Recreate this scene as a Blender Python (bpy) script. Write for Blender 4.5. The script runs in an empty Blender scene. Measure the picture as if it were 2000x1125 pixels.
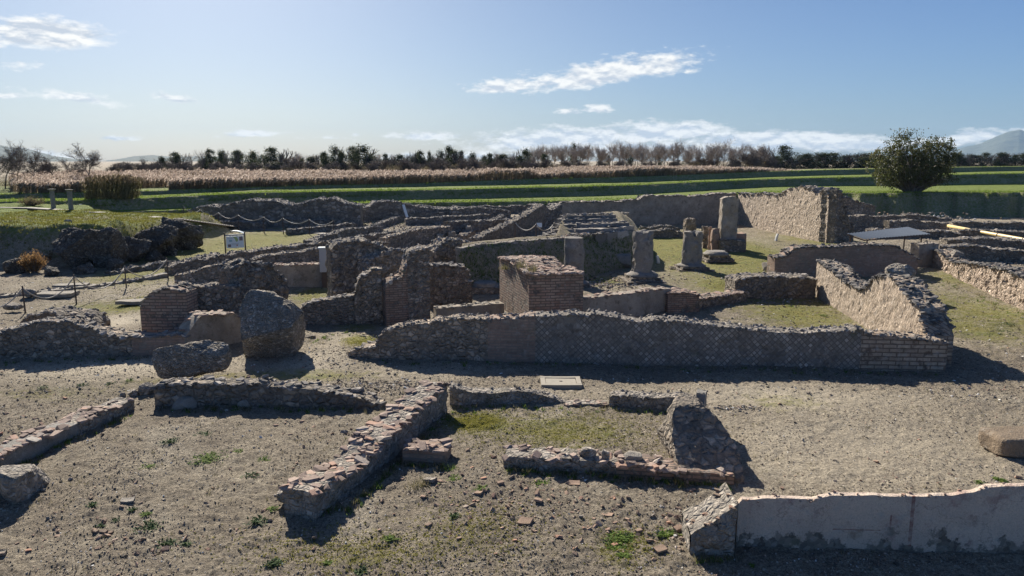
import bpy, bmesh, math, random
import numpy as np
from mathutils import Vector, Matrix, Euler
R = math.radians
rng = np.random.default_rng(7)
random.seed(7)
sc = bpy.context.scene
COL = sc.collection

# ---------------------------------------------------------------- camera
F, CX, CY, H = 1444.0, 1000.0, 562.5, 5.0
HORIZ = 314.0
PITCH = math.atan((CY-HORIZ)/F)
cp, sp = math.cos(PITCH), math.sin(PITCH)
cam_d = bpy.data.cameras.new('camera'); cam = bpy.data.objects.new('camera', cam_d); COL.objects.link(cam)
cam.location = (0, 0, H); cam.rotation_euler = (math.pi/2-PITCH, 0, 0)
cam_d.sensor_width = 36; cam_d.lens = 36*F/2000; cam_d.clip_end = 60000; cam_d.clip_start = .1
sc.camera = cam

# ---------------------------------------------------------------- node helper
class NT:
    def __init__(s, tree): s.t = tree; tree.nodes.clear()
    def __call__(s, typ, ins=None, **at):
        n = s.t.nodes.new(typ)
        for k, v in at.items(): setattr(n, k, v)
        for k, v in (ins or {}).items():
            i = n.inputs[k]
            if isinstance(v, bpy.types.NodeSocket): s.t.links.new(v, i)
            elif isinstance(v, bpy.types.Node): s.t.links.new(v.outputs[0], i)
            else: i.default_value = v
        return n
    def m(s, op, a, b=0.0, c=None, clamp=False):
        d = {0: a, 1: b}
        if c is not None: d[2] = c
        return s('ShaderNodeMath', d, operation=op, use_clamp=clamp).outputs[0]
    def mix(s, f, a, b, mode='MIX'):
        n = s('ShaderNodeMix', data_type='RGBA', blend_type=mode)
        for i, v in ((0, f), (6, a), (7, b)):
            if isinstance(v, bpy.types.NodeSocket): s.t.links.new(v, n.inputs[i])
            else: n.inputs[i].default_value = v if i == 0 else (*v[:3], 1)
        return n.outputs[2]
    def ramp(s, f, stops):
        n = s('ShaderNodeValToRGB', {0: f})
        e = n.color_ramp.elements
        while len(e) < len(stops): e.new(.5)
        for q, (p, c) in zip(e, stops):
            q.position = p; q.color = (*c[:3], 1) if hasattr(c, '__len__') else (c, c, c, 1)
        return n.outputs[0]
    def rng(s, v, a, b, c=0., d=1.):
        return s('ShaderNodeMapRange', {0: v, 1: a, 2: b, 3: c, 4: d}).outputs[0]
    def noise(s, vec, sc_, det=4, rough=.55, dist=0.):
        return s('ShaderNodeTexNoise', {'Vector': vec, 'Scale': sc_, 'Detail': det, 'Roughness': rough, 'Distortion': dist})

# ---------------------------------------------------------------- world, sun, exposure
SUN_AZ, SUN_EL = R(-23), R(32)      # azimuth from +Y towards +X
HAZE = 6e-5
def pxdir(px, py):
    x, u = (px-CX)/F, -(py-CY)/F
    v = Vector((x, cp+u*sp, -sp+u*cp)); v.normalize(); return v
world = bpy.data.worlds.new('World'); sc.world = world; world.use_nodes = True
n = NT(world.node_tree)
sky = n('ShaderNodeTexSky', sky_type='NISHITA', sun_disc=False, sun_elevation=SUN_EL, sun_rotation=SUN_AZ, altitude=0, air_density=1.0, dust_density=1.1, ozone_density=3.0)
tc = n('ShaderNodeTexCoord').outputs['Generated']
sep = n('ShaderNodeSeparateXYZ', {0: tc})
az = n.m('ARCTAN2', sep.outputs[0], sep.outputs[1]); el = n.m('ARCSINE', sep.outputs[2])
# clouds: centre px,py, half width, half height (photo pixels), tilt, strength
clouds = [(85,73,125,27,.06,1.2),(140,192,80,11,-.12,.75),(25,188,30,7,0,.6),(340,192,48,8,-.1,.75),(232,272,50,5,0,.7),(490,263,70,7,.05,.85),
          (830,267,75,9,0,.9),(1180,148,175,24,.14,1.15),(1285,133,55,22,.1,1.0),(990,172,80,13,.05,.9),(1170,214,28,8,0,.8),(1110,218,24,5,0,.6),(1350,139,16,6,0,.6),
          (1090,278,190,24,.05,1.15),(1290,262,135,20,.06,1.15),(1250,246,34,10,0,.6),(1520,278,200,19,-.01,1.4),(1650,285,140,16,-.03,1.1),(1300,292,330,13,0,1.0),
          (900,306,190,9,.02,.7),(1900,272,80,13,.08,.85),(1990,262,24,10,0,.8),(60,300,120,8,-.1,.7),(690,262,12,5,0,.5),(1830,282,60,10,0,.6),(30,130,40,6,0,.3),(640,270,40,4,0,.35)]
# warp direction by noise before testing the ellipses
comb = n('ShaderNodeCombineXYZ', {0: n.m('MULTIPLY', az, 1.0), 1: n.m('MULTIPLY', el, 2.6), 2: 0.0}).outputs[0]
wn = n.noise(comb, 26, 5, .6); wn2 = n.noise(comb, 75, 4, .65)
wsep = n('ShaderNodeSeparateColor', {0: wn.outputs['Color']})
azw = n.m('ADD', az, n.m('MULTIPLY', n.m('SUBTRACT', wsep.outputs[0], .5), .035))
elw = n.m('ADD', el, n.m('MULTIPLY', n.m('SUBTRACT', wsep.outputs[1], .5), .012))
field = None; under = None
for (px, py, a, b, tilt, st) in clouds:
    d = pxdir(px, py); a0 = math.atan2(d.x, d.y); e0 = math.asin(d.z)
    k = 1/1500*(1/ (1+((px-CX)/F)**2))**.5
    da = n.m('SUBTRACT', azw, a0); de = n.m('SUBTRACT', elw, e0)
    de2 = n.m('SUBTRACT', de, n.m('MULTIPLY', da, tilt))
    # flatter bottoms: below centre the ellipse is half as tall
    deb = n.m('MULTIPLY', de2, n.m('ADD', 1.0, n.m('MULTIPLY', n.m('LESS_THAN', de2, 0.0), .7)))
    ra = n.m('DIVIDE', da, a*k*1.15); rb = n.m('DIVIDE', deb, b*k*1.5)
    r = n.m('SQRT', n.m('ADD', n.m('MULTIPLY', ra, ra), n.m('MULTIPLY', rb, rb)))
    f = n.m('MULTIPLY', n.m('SUBTRACT', 1.0, r), st)
    u_ = n.m('MULTIPLY', rb, -1.0)
    field = f if field is None else n.m('MAXIMUM', field, f)
dn = n.m('ADD', n.m('MULTIPLY', n.m('SUBTRACT', wn.outputs[0], .5), 1.5), n.m('MULTIPLY', n.m('SUBTRACT', wn2.outputs[0], .5), 1.1))
dens = n.rng(n.m('ADD', field, dn), .02, .55)
dens = n.m('MULTIPLY', dens, n.m('GREATER_THAN', field, -.6))
# undersides: the density a little higher up decides how grey a place is
comb2 = n('ShaderNodeCombineXYZ', {0: az, 1: n.m('ADD', n.m('MULTIPLY', el, 2.6), .014), 2: 0.0}).outputs[0]
wn3 = n.noise(comb2, 26, 5, .6)
shade = n.rng(n.m('ADD', n.m('SUBTRACT', wn3.outputs[0], wn.outputs[0]), n.m('MULTIPLY', field, .10)), -.02, .16)
CLOUD_LIT, CLOUD_GREY = (11.5, 11.3, 10.8), (6.4, 7.0, 7.9)
ccol = n.mix(shade, CLOUD_LIT, CLOUD_GREY)
# thin general whitening low over the horizon
sd_ = (math.sin(SUN_AZ)*math.cos(SUN_EL), math.cos(SUN_AZ)*math.cos(SUN_EL), math.sin(SUN_EL))
sunward = n.rng(n('ShaderNodeVectorMath', {0: tc, 1: sd_}, operation='DOT_PRODUCT').outputs[1], .35, .97)
skyc = n.mix(1.0, sky.outputs[0], n.mix(sunward, (.54, .76, 1.12), (.53, .58, .67)), 'MULTIPLY')
col = n.mix(n.m('MULTIPLY', dens, .93), skyc, ccol)
SKY_STRENGTH = .05
bg = n('ShaderNodeBackground', {0: col, 1: SKY_STRENGTH})
n('ShaderNodeOutputWorld', {0: bg})
world.cycles.sampling_method = 'MANUAL'; world.cycles.sample_map_resolution = 1024

sun_d = bpy.data.lights.new('sun', 'SUN'); sun = bpy.data.objects.new('sun', sun_d); COL.objects.link(sun)
sun_d.energy = 5.0; sun_d.angle = R(.5); sun_d.color = (1, .93, .82)
sdir = Vector((math.sin(SUN_AZ)*math.cos(SUN_EL), math.cos(SUN_AZ)*math.cos(SUN_EL), math.sin(SUN_EL)))
sun.rotation_euler = sdir.to_track_quat('Z', 'Y').to_euler(); sun.location = (0, 0, 60)
sc.view_settings.view_transform = 'Standard'; sc.view_settings.look = 'None'
sc.view_settings.exposure = 0.95; sc.view_settings.gamma = 1.0
sc.cycles.max_bounces = 6; sc.cycles.volume_bounces = 0; sc.cycles.transparent_max_bounces = 8

# ---------------------------------------------------------------- geometry from the photograph's perspective
def G(px, py, z=0.0):                       # point of the photo at height z -> world
    x, u = (px-CX)/F, -(py-CY)/F
    d = (x, cp+u*sp, -sp+u*cp)
    t = (z-H)/d[2]
    return Vector((d[0]*t, d[1]*t, z))
def zat(P, py):                             # height over plan point P that shows at photo row py
    k = CY-py; return H + P[1]*(k*cp-F*sp)/(F*cp+k*sp)
def proj(P):
    X, Y, w = P[0], P[1], P[2]-H
    dep = Y*cp-w*sp; up = w*cp+Y*sp
    return CX+F*X/dep, CY-F*up/dep

# ---------------------------------------------------------------- noise
def _h(ix, iy, iz, s):
    h = (ix*374761393 + iy*668265263 + iz*2147483647 + s*1274126177) & 0xffffffff
    h = ((h ^ (h >> 13))*1274126177) & 0xffffffff
    h = ((h ^ (h >> 16))*2246822519) & 0xffffffff
    return ((h ^ (h >> 15)) & 0xffffff)/float(0xffffff)
def vn(x, y, z=0., s=0):
    x, y, z = np.broadcast_arrays(np.asarray(x, float), np.asarray(y, float), np.asarray(z, float))
    fx, fy, fz = np.floor(x), np.floor(y), np.floor(z)
    ix, iy, iz = fx.astype(np.int64), fy.astype(np.int64), fz.astype(np.int64)
    u, v, w = x-fx, y-fy, z-fz
    u = u*u*(3-2*u); v = v*v*(3-2*v); w = w*w*(3-2*w)
    r = 0
    for dx in (0, 1):
        for dy in (0, 1):
            for dz in (0, 1):
                r = r + _h(ix+dx, iy+dy, iz+dz, s)*(u if dx else 1-u)*(v if dy else 1-v)*(w if dz else 1-w)
    return r*2-1
def fbm(x, y, z=0., o=4, s=0):
    a, r, f = 1., 0., 1.
    for i in range(o):
        r = r + a*vn(np.asarray(x)*f, np.asarray(y)*f, np.asarray(z)*f, s+i*17); a *= .5; f *= 2.03
    return r
def sst(a, b, x): t = np.clip((np.asarray(x, float)-a)/(b-a), 0, 1); return t*t*(3-2*t)

# ---------------------------------------------------------------- mesh accumulator
class Acc:
    def __init__(s): s.v = []; s.n = 0; s.L = []; s.T = []; s.uv = []; s.rn = []; s.has_uv = False
    def add(s, V, faces, uv=None, rn=0.5):   # faces: int array (m,k) or list of lists
        V = np.asarray(V, float).reshape(-1, 3); s.v.append(V)
        s.rn.append(np.full(len(V), rn) if np.isscalar(rn) else np.asarray(rn, float))
        if isinstance(faces, np.ndarray):
            s.L.append((faces+s.n).ravel()); s.T.append(np.full(len(faces), faces.shape[1]))
            cnt = faces.size; idx = faces.ravel()
        else:
            idx = np.array([i for f in faces for i in f], int); s.L.append(idx+s.n); s.T.append(np.array([len(f) for f in faces])); cnt = len(idx)
        if uv is not None: s.uv.append(np.asarray(uv, float)[idx]); s.has_uv = True
        else: s.uv.append(np.zeros((cnt, 2)))
        s.n += len(V)
    def mesh(s, name, origin=(0, 0, 0), smooth=False):
        me = bpy.data.meshes.new(name)
        V = np.concatenate(s.v)-np.array(origin); L = np.concatenate(s.L); T = np.concatenate(s.T)
        me.vertices.add(len(V)); me.vertices.foreach_set('co', V.ravel())
        me.loops.add(len(L)); me.loops.foreach_set('vertex_index', L.astype(np.int32))
        me.polygons.add(len(T)); st = np.concatenate([[0], np.cumsum(T)[:-1]])
        me.polygons.foreach_set('loop_start', st.astype(np.int32)); me.polygons.foreach_set('loop_total', T.astype(np.int32))
        me.polygons.foreach_set('use_smooth', np.full(len(T), smooth))
        if s.has_uv:
            uvl = me.uv_layers.new(name='UVMap'); uvl.data.foreach_set('uv', np.concatenate(s.uv).ravel())
        at = me.attributes.new('rnd', 'FLOAT', 'POINT'); at.data.foreach_set('value', np.concatenate(s.rn).astype(np.float32))
        me.update(calc_edges=True); me.validate()
        return me
def obj(name, acc, mat, parent=None, loc=(0, 0, 0), smooth=False):
    if parent is not None:
        me = acc.mesh(name, origin=parent['_o'], smooth=smooth)
    else: me = acc.mesh(name, origin=loc, smooth=smooth)
    me.materials.append(mat)
    o = bpy.data.objects.new(name, me); COL.objects.link(o)
    if parent is not None: o.parent = parent
    else: o.location = loc
    return o
def thing(name, label, cat, loc, group=None):
    o = bpy.data.objects.new(name, None); COL.objects.link(o); o.location = loc; o['_o'] = tuple(loc)
    o.empty_display_size = .3; o['label'] = label; o['category'] = cat
    if group: o['group'] = group
    return o
def tag(o, label=None, cat=None, group=None, kind=None):
    for k, v in (('label', label), ('category', cat), ('group', group), ('kind', kind)):
        if v: o[k] = v
    return o
def dup(root, loc, rz=0., s=1., label=None):
    r = root.copy(); COL.objects.link(r); r.location = loc; r.rotation_euler = (0, 0, rz)
    r.scale = (s, s, s) if np.isscalar(s) else s
    if label: r['label'] = label
    for ch in root.children:
        c = ch.copy(); COL.objects.link(c); c.parent = r
    return r

# rock templates: convex hulls (angular) and their faces
def hull(pts):
    bm = bmesh.new()
    for p in pts: bm.verts.new(p)
    r = bmesh.ops.convex_hull(bm, input=bm.verts)
    bmesh.ops.delete(bm, geom=[g for g in r['geom_interior'] if isinstance(g, bmesh.types.BMVert)], context='VERTS')
    bmesh.ops.triangulate(bm, faces=bm.faces)
    bm.verts.ensure_lookup_table(); bm.verts.index_update()
    V = np.array([v.co[:] for v in bm.verts]); Fc = np.array([[v.index for v in f.verts] for f in bm.faces]); bm.free()
    return V, Fc
ROCKS, SLABS, PEBS = [], [], []
for k in range(14):
    p = rng.normal(size=(15, 3)); p /= np.linalg.norm(p, axis=1)[:, None]
    ROCKS.append(hull(p*(.75+.4*rng.random((15, 1)))*.5))
    q = np.concatenate([np.c_[rng.uniform(-.5, .5, (7, 2)), np.full(7, -.5)], np.c_[rng.uniform(-.5, .5, (7, 2)), np.full(7, .5)], np.array([[-.45,-.4,-.4],[.45,-.42,.4],[.4,.45,-.4],[-.42,.4,.4]])])
    SLABS.append(hull(q))
    p = rng.normal(size=(8, 3)); p /= np.linalg.norm(p, axis=1)[:, None]
    PEBS.append(hull(p*.5))
def stamp(acc, P, S, tpl, tilt=.3, rn=None, rz=None):
    """P (n,3) centres, S (n,3) sizes"""
    P = np.asarray(P); S = np.asarray(S); k = len(P)
    which = rng.integers(0, len(tpl), k)
    a = rng.uniform(0, 2*math.pi, k) if rz is None else rz
    tx, ty = rng.normal(0, tilt, k), rng.normal(0, tilt, k)
    ca, sa = np.cos(a), np.sin(a)
    M = np.zeros((k, 3, 3))
    z0 = np.zeros(k); o1 = np.ones(k)
    Rz = np.stack([np.stack([ca, -sa, z0], -1), np.stack([sa, ca, z0], -1), np.stack([z0, z0, o1], -1)], 1)
    Rx = np.stack([np.stack([o1, z0, z0], -1), np.stack([z0, np.cos(tx), -np.sin(tx)], -1), np.stack([z0, np.sin(tx), np.cos(tx)], -1)], 1)
    Ry = np.stack([np.stack([np.cos(ty), z0, np.sin(ty)], -1), np.stack([z0, o1, z0], -1), np.stack([-np.sin(ty), z0, np.cos(ty)], -1)], 1)
    M = Rx@Ry@Rz
    rr = rng.random(k) if rn is None else rn
    for w in range(len(tpl)):
        I = np.where(which == w)[0]
        if not len(I): continue
        V, Fc = tpl[w]; m = len(V)
        VV = np.einsum('kij,kvj->kvi', M[I], V[None]*S[I][:, None, :])+P[I][:, None, :]
        FF = (Fc[None]+(np.arange(len(I))*m)[:, None, None]).reshape(-1, 3)
        acc.add(VV.reshape(-1, 3), FF, rn=np.repeat(rr[I], m))
# ---------------------------------------------------------------- materials
def newmat(name):
    m = bpy.data.materials.new(name); m.use_nodes = True; return m, NT(m.node_tree)
def finish(n, col, bump=None, rough=.9, dist=.03, strength=1., spec=.2, trans=0):
    ins = {'Base Color': col, 'Roughness': rough, 'Specular IOR Level': spec}
    if bump is not None:
        ins['Normal'] = n('ShaderNodeBump', {'Height': bump, 'Distance': dist, 'Strength': strength}).outputs[0]
    b = n('ShaderNodeBsdfPrincipled', ins)
    out = b.outputs[0]
    if trans:
        t = n('ShaderNodeBsdfTranslucent', {0: col})
        out = n('ShaderNodeMixShader', {0: trans, 1: out, 2: t.outputs[0]}).outputs[0]
    n('ShaderNodeOutputMaterial', {0: out})
def objc(n): return n('ShaderNodeTexCoord').outputs['Object']
def uvc(n): return n('ShaderNodeTexCoord').outputs['UV']
def gray(c, k): return tuple(x*k for x in c)

def weather(n, co, col, amt=.6):
    big = n.noise(co, .9, 5, .6, .4).outputs[0]
    col = n.mix(n.rng(big, .4, .7, 0, amt), col, (.16, .14, .115))          # dark lichen and damp
    sm = n.noise(co, 6.5, 5, .65).outputs[0]
    col = n.mix(n.rng(sm, .55, .72, 0, .55), col, (.42, .40, .36))             # pale lichen
    ms = n.noise(co, 2.1, 4, .6).outputs[0]
    return n.mix(n.rng(ms, .62, .74, 0, .35), col, (.12, .12, .045))

def m_rubble(name, c1, c2, c3, mortar, sc_=7., bump=.055, amt=.5, zs=1.25):
    m, n = newmat(name); co = objc(n)
    wob = n.noise(co, 5, 2).outputs['Color']
    v = n('ShaderNodeVectorMath', {0: co, 1: n('ShaderNodeVectorMath', {0: wob, 3: .16}, operation='SCALE').outputs[0]}, operation='ADD').outputs[0]
    v = n('ShaderNodeVectorMath', {0: v, 1: (1, 1, zs)}, operation='MULTIPLY').outputs[0]
    vo = n('ShaderNodeTexVoronoi', {'Vector': v, 'Scale': sc_}); ve = n('ShaderNodeTexVoronoi', {'Vector': v, 'Scale': sc_}, feature='DISTANCE_TO_EDGE')
    cs = n('ShaderNodeSeparateColor', {0: vo.outputs['Color']})
    col = n.ramp(cs.outputs[0], [(0, c1), (.45, c2), (.8, c3), (1, gray(c3, 1.5))])
    fine = n.noise(co, 55, 3, .7).outputs[0]
    col = n.mix(.55, col, n.ramp(fine, [(.3, .35), (.7, 1.0)]), 'MULTIPLY')
    edge = n.rng(ve.outputs[0], .0, .16)
    col = n.mix(edge, mortar, col)
    col = weather(n, co, col, amt)
    h = n.m('ADD', n.m('MULTIPLY', n.rng(ve.outputs[0], 0, .3), n.m('ADD', .5, cs.outputs[1])), n.m('ADD', n.m('MULTIPLY', n.noise(co, 30, 4, .7).outputs[0], .7), n.m('MULTIPLY', n.noise(co, 4.5, 4, .6).outputs[0], 1.4)))
    pit = n.noise(co, 10, 5, .7).outputs[0]; col = n.mix(n.rng(pit, .44, .33, 0, .75), col, (.055, .048, .04))
    finish(n, col, h, .95, bump, 1.)
    return m
def m_brick(name, c1, c2, mortar, w=.3, hgt=.085, amt=.45, bump=.02, mort=.012):
    m, n = newmat(name); uv = uvc(n); co = objc(n)
    wob = n('ShaderNodeVectorMath', {0: n.noise(co, 4, 3).outputs['Color'], 3: .035}, operation='SCALE').outputs[0]
    v = n('ShaderNodeVectorMath', {0: uv, 1: wob}, operation='ADD').outputs[0]
    b = n('ShaderNodeTexBrick', {'Vector': v, 'Color1': (0, 0, 0, 1), 'Color2': (1, 1, 1, 1), 'Mortar': (.5, .5, .5, 1), 'Scale': 1.0, 'Mortar Size': mort, 'Mortar Smooth': .25, 'Brick Width': w, 'Row Height': hgt}, offset=.5)
    col = n.mix(b.outputs[0], c1, c2)
    col = n.mix(.6, col, n.ramp(n.noise(co, 9, 4, .7).outputs[0], [(.3, .45), (.7, 1.15)]), 'MULTIPLY')
    col = n.mix(n.m('MULTIPLY', b.outputs['Fac'], .85), col, mortar)
    miss = n.rng(n.noise(co, 3.3, 3, .6).outputs[0], .56, .66)
    rub = n.mix(n.noise(co, 22, 3, .6).outputs[0], gray(mortar, .5), gray(mortar, 1.5))
    col = n.mix(miss, col, rub)
    col = weather(n, co, col, amt)
    h = n.m('ADD', n.m('MULTIPLY', n.m('SUBTRACT', 1., b.outputs['Fac']), n.m('ADD', .7, n.m('MULTIPLY', b.outputs[0], .6))), n.m('MULTIPLY', n.noise(co, 40, 4, .7).outputs[0], .6))
    h = n.m('SUBTRACT', h, n.m('MULTIPLY', miss, .8))
    finish(n, col, h, .95, bump, 1.); return m
def m_retic(name, c1, c2, mortar, size=.085, wear=(.45, .6), amt=.45, bump=.022):
    m, n = newmat(name); uv = uvc(n); co = objc(n)
    wob = n('ShaderNodeVectorMath', {0: n.noise(co, 5, 3).outputs['Color'], 3: .03}, operation='SCALE').outputs[0]
    v = n('ShaderNodeVectorMath', {0: uv, 1: wob}, operation='ADD').outputs[0]
    v = n('ShaderNodeMapping', {0: v, 'Rotation': (0, 0, R(45))}).outputs[0]
    b = n('ShaderNodeTexBrick', {'Vector': v, 'Color1': (0, 0, 0, 1), 'Color2': (1, 1, 1, 1), 'Mortar': (.3, .3, .3, 1), 'Scale': 1.0, 'Mortar Size': .011, 'Mortar Smooth': .3, 'Brick Width': size, 'Row Height': size}, offset=0.)
    col = n.ramp(b.outputs[0], [(0, gray(c1, .8)), (.45, c1), (.8, tuple(x*.4+y*.6 for x, y in zip(c2, c1))), (1, c2)])
    col = n.mix(.5, col, n.ramp(n.noise(co, 14, 4, .7).outputs[0], [(.3, .5), (.7, 1.1)]), 'MULTIPLY')
    col = n.mix(b.outputs['Fac'], col, mortar)
    gone = n.rng(n.noise(co, 1.7, 5, .65).outputs[0], *wear)
    vo = n('ShaderNodeTexVoronoi', {'Vector': co, 'Scale': 11.})
    rub = n.mix(n('ShaderNodeSeparateColor', {0: vo.outputs['Color']}).outputs[0], gray(mortar, .8), gray(c1, .9))
    col = n.mix(n.m('MULTIPLY', gone, .85), col, rub)
    col = weather(n, co, col, amt)
    h = n.m('ADD', n.m('MULTIPLY', n.m('SUBTRACT', 1., b.outputs['Fac']), n.m('MULTIPLY', n.m('SUBTRACT', 1., gone), n.m('ADD', .4, b.outputs[0]))), n.m('ADD', n.m('MULTIPLY', n.noise(co, 34, 4, .7).outputs[0], .6), n.m('MULTIPLY', vo.outputs[0], n.m('MULTIPLY', gone, -.8))))
    finish(n, col, h, .95, bump, 1.); return m
def m_plaster(name, c1, c2, c3, amt=.3, bump=.015, crack=True, stripes=(), peel=False):
    m, n = newmat(name); co = objc(n)
    col = n.mix(n.rng(n.noise(co, 1.6, 6, .65, .5).outputs[0], .35, .65), c1, c2)
    col = n.mix(n.rng(n.noise(co, 4.2, 5, .7).outputs[0], .55, .68), col, c3)
    pit = n('ShaderNodeTexVoronoi', {'Vector': co, 'Scale': 26.})
    col = n.mix(.5, col, n.ramp(n.noise(co, 48, 3, .7).outputs[0], [(.3, .55), (.65, 1.05)]), 'MULTIPLY')
    col = n.mix(n.m('MULTIPLY', n.rng(pit.outputs[0], .22, .1), .5), col, gray(c3, .5))
    if crack:
        wv = n('ShaderNodeVectorMath', {0: co, 1: n('ShaderNodeVectorMath', {0: n.noise(co, 2.5, 5).outputs['Color'], 3: .8}, operation='SCALE').outputs[0]}, operation='ADD').outputs[0]
        cr = n('ShaderNodeTexVoronoi', {'Vector': wv, 'Scale': 1.3}, feature='DISTANCE_TO_EDGE')
        col = n.mix(n.rng(cr.outputs[0], .014, .0, 0, .4), col, gray(c3, .35))
    if peel:                                   # plaster lost from the foot of the wall, rubble showing
        pv = n('ShaderNodeSeparateXYZ', {0: uvc(n)}).outputs[1]; pk = n.rng(n.m('ADD', n.m('MULTIPLY', n.m('SUBTRACT', n.noise(co, 3.2, 6, .65).outputs[0], .5), 1.5), n.m('SUBTRACT', .17, pv)), -.02, .05)
        vo = n('ShaderNodeTexVoronoi', {'Vector': co, 'Scale': 13.}); col = n.mix(pk, col, n.mix(n('ShaderNodeSeparateColor', {0: vo.outputs['Color']}).outputs[0], (.12, .10, .08), (.33, .28, .22)))
    for (u0, wd_, v0, v1) in stripes:          # faded painted bands that belong to the wall
        us = n('ShaderNodeSeparateXYZ', {0: uvc(n)}); k1 = n.m('COMPARE', us.outputs[0], u0, wd_); k2 = n.m('COMPARE', us.outputs[1], (v0+v1)/2, (v1-v0)/2)
        fd = n.rng(n.noise(co, 11, 4, .6).outputs[0], .35, .6, .15, .75); col = n.mix(n.m('MULTIPLY', n.m('MULTIPLY', k1, k2), fd), col, (.20, .055, .045))
    col = weather(n, co, col, amt)
    h = n.m('ADD', n.noise(co, 5, 6, .7).outputs[0], n.m('MULTIPLY', n.noise(co, 40, 3, .7).outputs[0], .4))
    finish(n, col, h, .92, bump*3, .8); return m
def m_stones(name, stops, bump=.01):
    m, n = newmat(name); co = objc(n)
    rn = n('ShaderNodeAttribute', attribute_name='rnd').outputs['Fac']
    col = n.ramp(rn, stops)
    col = n.mix(.6, col, n.ramp(n.noise(co, 28, 4, .7).outputs[0], [(.3, .45), (.7, 1.15)]), 'MULTIPLY')
    col = n.mix(n.rng(n.noise(co, 5, 4, .6).outputs[0], .6, .72, 0, .6), col, (.11, .11, .05))
    finish(n, col, n.noise(co, 45, 4, .7).outputs[0], .93, bump, .8); return m

M = {}
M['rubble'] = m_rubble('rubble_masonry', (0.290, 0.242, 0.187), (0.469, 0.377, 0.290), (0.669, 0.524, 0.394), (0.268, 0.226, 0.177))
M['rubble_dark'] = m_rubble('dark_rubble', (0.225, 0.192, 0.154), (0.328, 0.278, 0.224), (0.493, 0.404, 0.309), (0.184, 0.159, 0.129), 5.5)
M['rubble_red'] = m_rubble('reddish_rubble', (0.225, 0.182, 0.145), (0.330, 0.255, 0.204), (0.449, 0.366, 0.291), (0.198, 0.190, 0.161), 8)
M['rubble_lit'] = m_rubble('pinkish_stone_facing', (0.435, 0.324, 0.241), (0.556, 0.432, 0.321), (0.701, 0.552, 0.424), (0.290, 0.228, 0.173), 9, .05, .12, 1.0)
M['concrete'] = m_rubble('old_concrete', (0.250, 0.225, 0.188), (0.353, 0.312, 0.257), (0.485, 0.421, 0.349), (0.279, 0.246, 0.209), 10, .03, .45)
M['rock'] = m_rubble('dark_conglomerate', (.13, .115, .095), (.17, .15, .125), (.24, .215, .18), (.10, .09, .075), 7., .07, .5)
M['conglomerate'] = m_rubble('mortared_rubble_core', (.30, .26, .21), (.42, .37, .30), (.55, .48, .40), (.25, .22, .18), 13., .05, .5)
M['brown_stone'] = m_plaster('rough_brown_stone', (.34, .26, .18), (.26, .20, .14), (.19, .15, .11), .2, .03, False)
M['far_rubble'] = m_rubble('far_rubble', (0.197, 0.179, 0.158), (0.303, 0.269, 0.229), (0.439, 0.388, 0.330), (0.182, 0.164, 0.144), 3.2, .09, .4)
M['brick'] = m_brick('roman_brick', (0.325, 0.198, 0.147), (0.451, 0.346, 0.262), (0.117, 0.104, 0.089), mort=.015)
M['brick_thin'] = m_brick('thin_brick_courses', (0.307, 0.188, 0.136), (0.415, 0.297, 0.220), (0.108, 0.099, 0.084), .26, .07, mort=.012)
M['brick_dark'] = m_brick('dark_brick', (0.333, 0.221, 0.164), (0.490, 0.340, 0.256), (0.293, 0.240, 0.190), .28, .07)
M['brick_pale'] = m_brick('pale_block_courses', (0.378, 0.288, 0.212), (0.529, 0.420, 0.312), (0.164, 0.120, 0.089), .33, .105, .2, .025, .016)
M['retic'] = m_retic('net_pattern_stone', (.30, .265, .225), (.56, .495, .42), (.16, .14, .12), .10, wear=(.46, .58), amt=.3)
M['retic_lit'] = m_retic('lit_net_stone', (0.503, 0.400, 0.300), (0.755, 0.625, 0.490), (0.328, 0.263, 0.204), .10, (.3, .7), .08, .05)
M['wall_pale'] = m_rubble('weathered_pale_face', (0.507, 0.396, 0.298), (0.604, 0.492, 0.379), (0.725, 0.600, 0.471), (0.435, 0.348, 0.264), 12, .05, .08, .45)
M['plaster'] = m_plaster('painted_plaster', (.74, .60, .475), (.62, .49, .385), (.50, .355, .29), .12, stripes=((2.2, .022, .1, .9), (1.94, .012, .32, .52), (1.52, .3, .30, .315)), peel=True)
#(0.659, 0.504, 0.417), (0.541, 0.392, 0.323), (0.494, 0.302, 0.240), .15, stripes=((2.2, .022, .1, .9), (1.94, .012, .32, .52), (1.52, .3, .30, .315)), peel=True)
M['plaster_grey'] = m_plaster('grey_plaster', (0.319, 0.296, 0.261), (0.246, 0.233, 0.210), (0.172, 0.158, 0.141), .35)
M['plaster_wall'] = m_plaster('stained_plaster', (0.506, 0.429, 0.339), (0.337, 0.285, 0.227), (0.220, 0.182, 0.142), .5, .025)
M['column'] = m_plaster('column_render', (.33, .30, .26), (.24, .22, .195), (.16, .145, .13), .35, .02, False)
M['marble'] = m_plaster('pale_marble', (.70, .69, .66), (.6, .59, .56), (.45, .44, .4), .0, .005, False)
M['slab'] = m_plaster('stone_slab', (.36, .32, .265), (.28, .25, .21), (.20, .18, .15), .2, .012, False)
M['caps'] = m_stones('rubble_capping', [(0, (.14, .13, .12)), (.4, (.22, .20, .18)), (.75, (.31, .275, .24)), (1, (.46, .41, .36))])
M['tiles'] = m_stones('broken_tile_capping', [(0, (.20, .15, .125)), (.35, (.32, .24, .195)), (.7, (.42, .32, .26)), (.9, (.46, .29, .21)), (1, (.5, .45, .38))])
M['caps_dark'] = m_stones('dark_capping', [(0, (.10, .095, .09)), (.5, (.17, .155, .14)), (1, (.30, .27, .24))])
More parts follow.
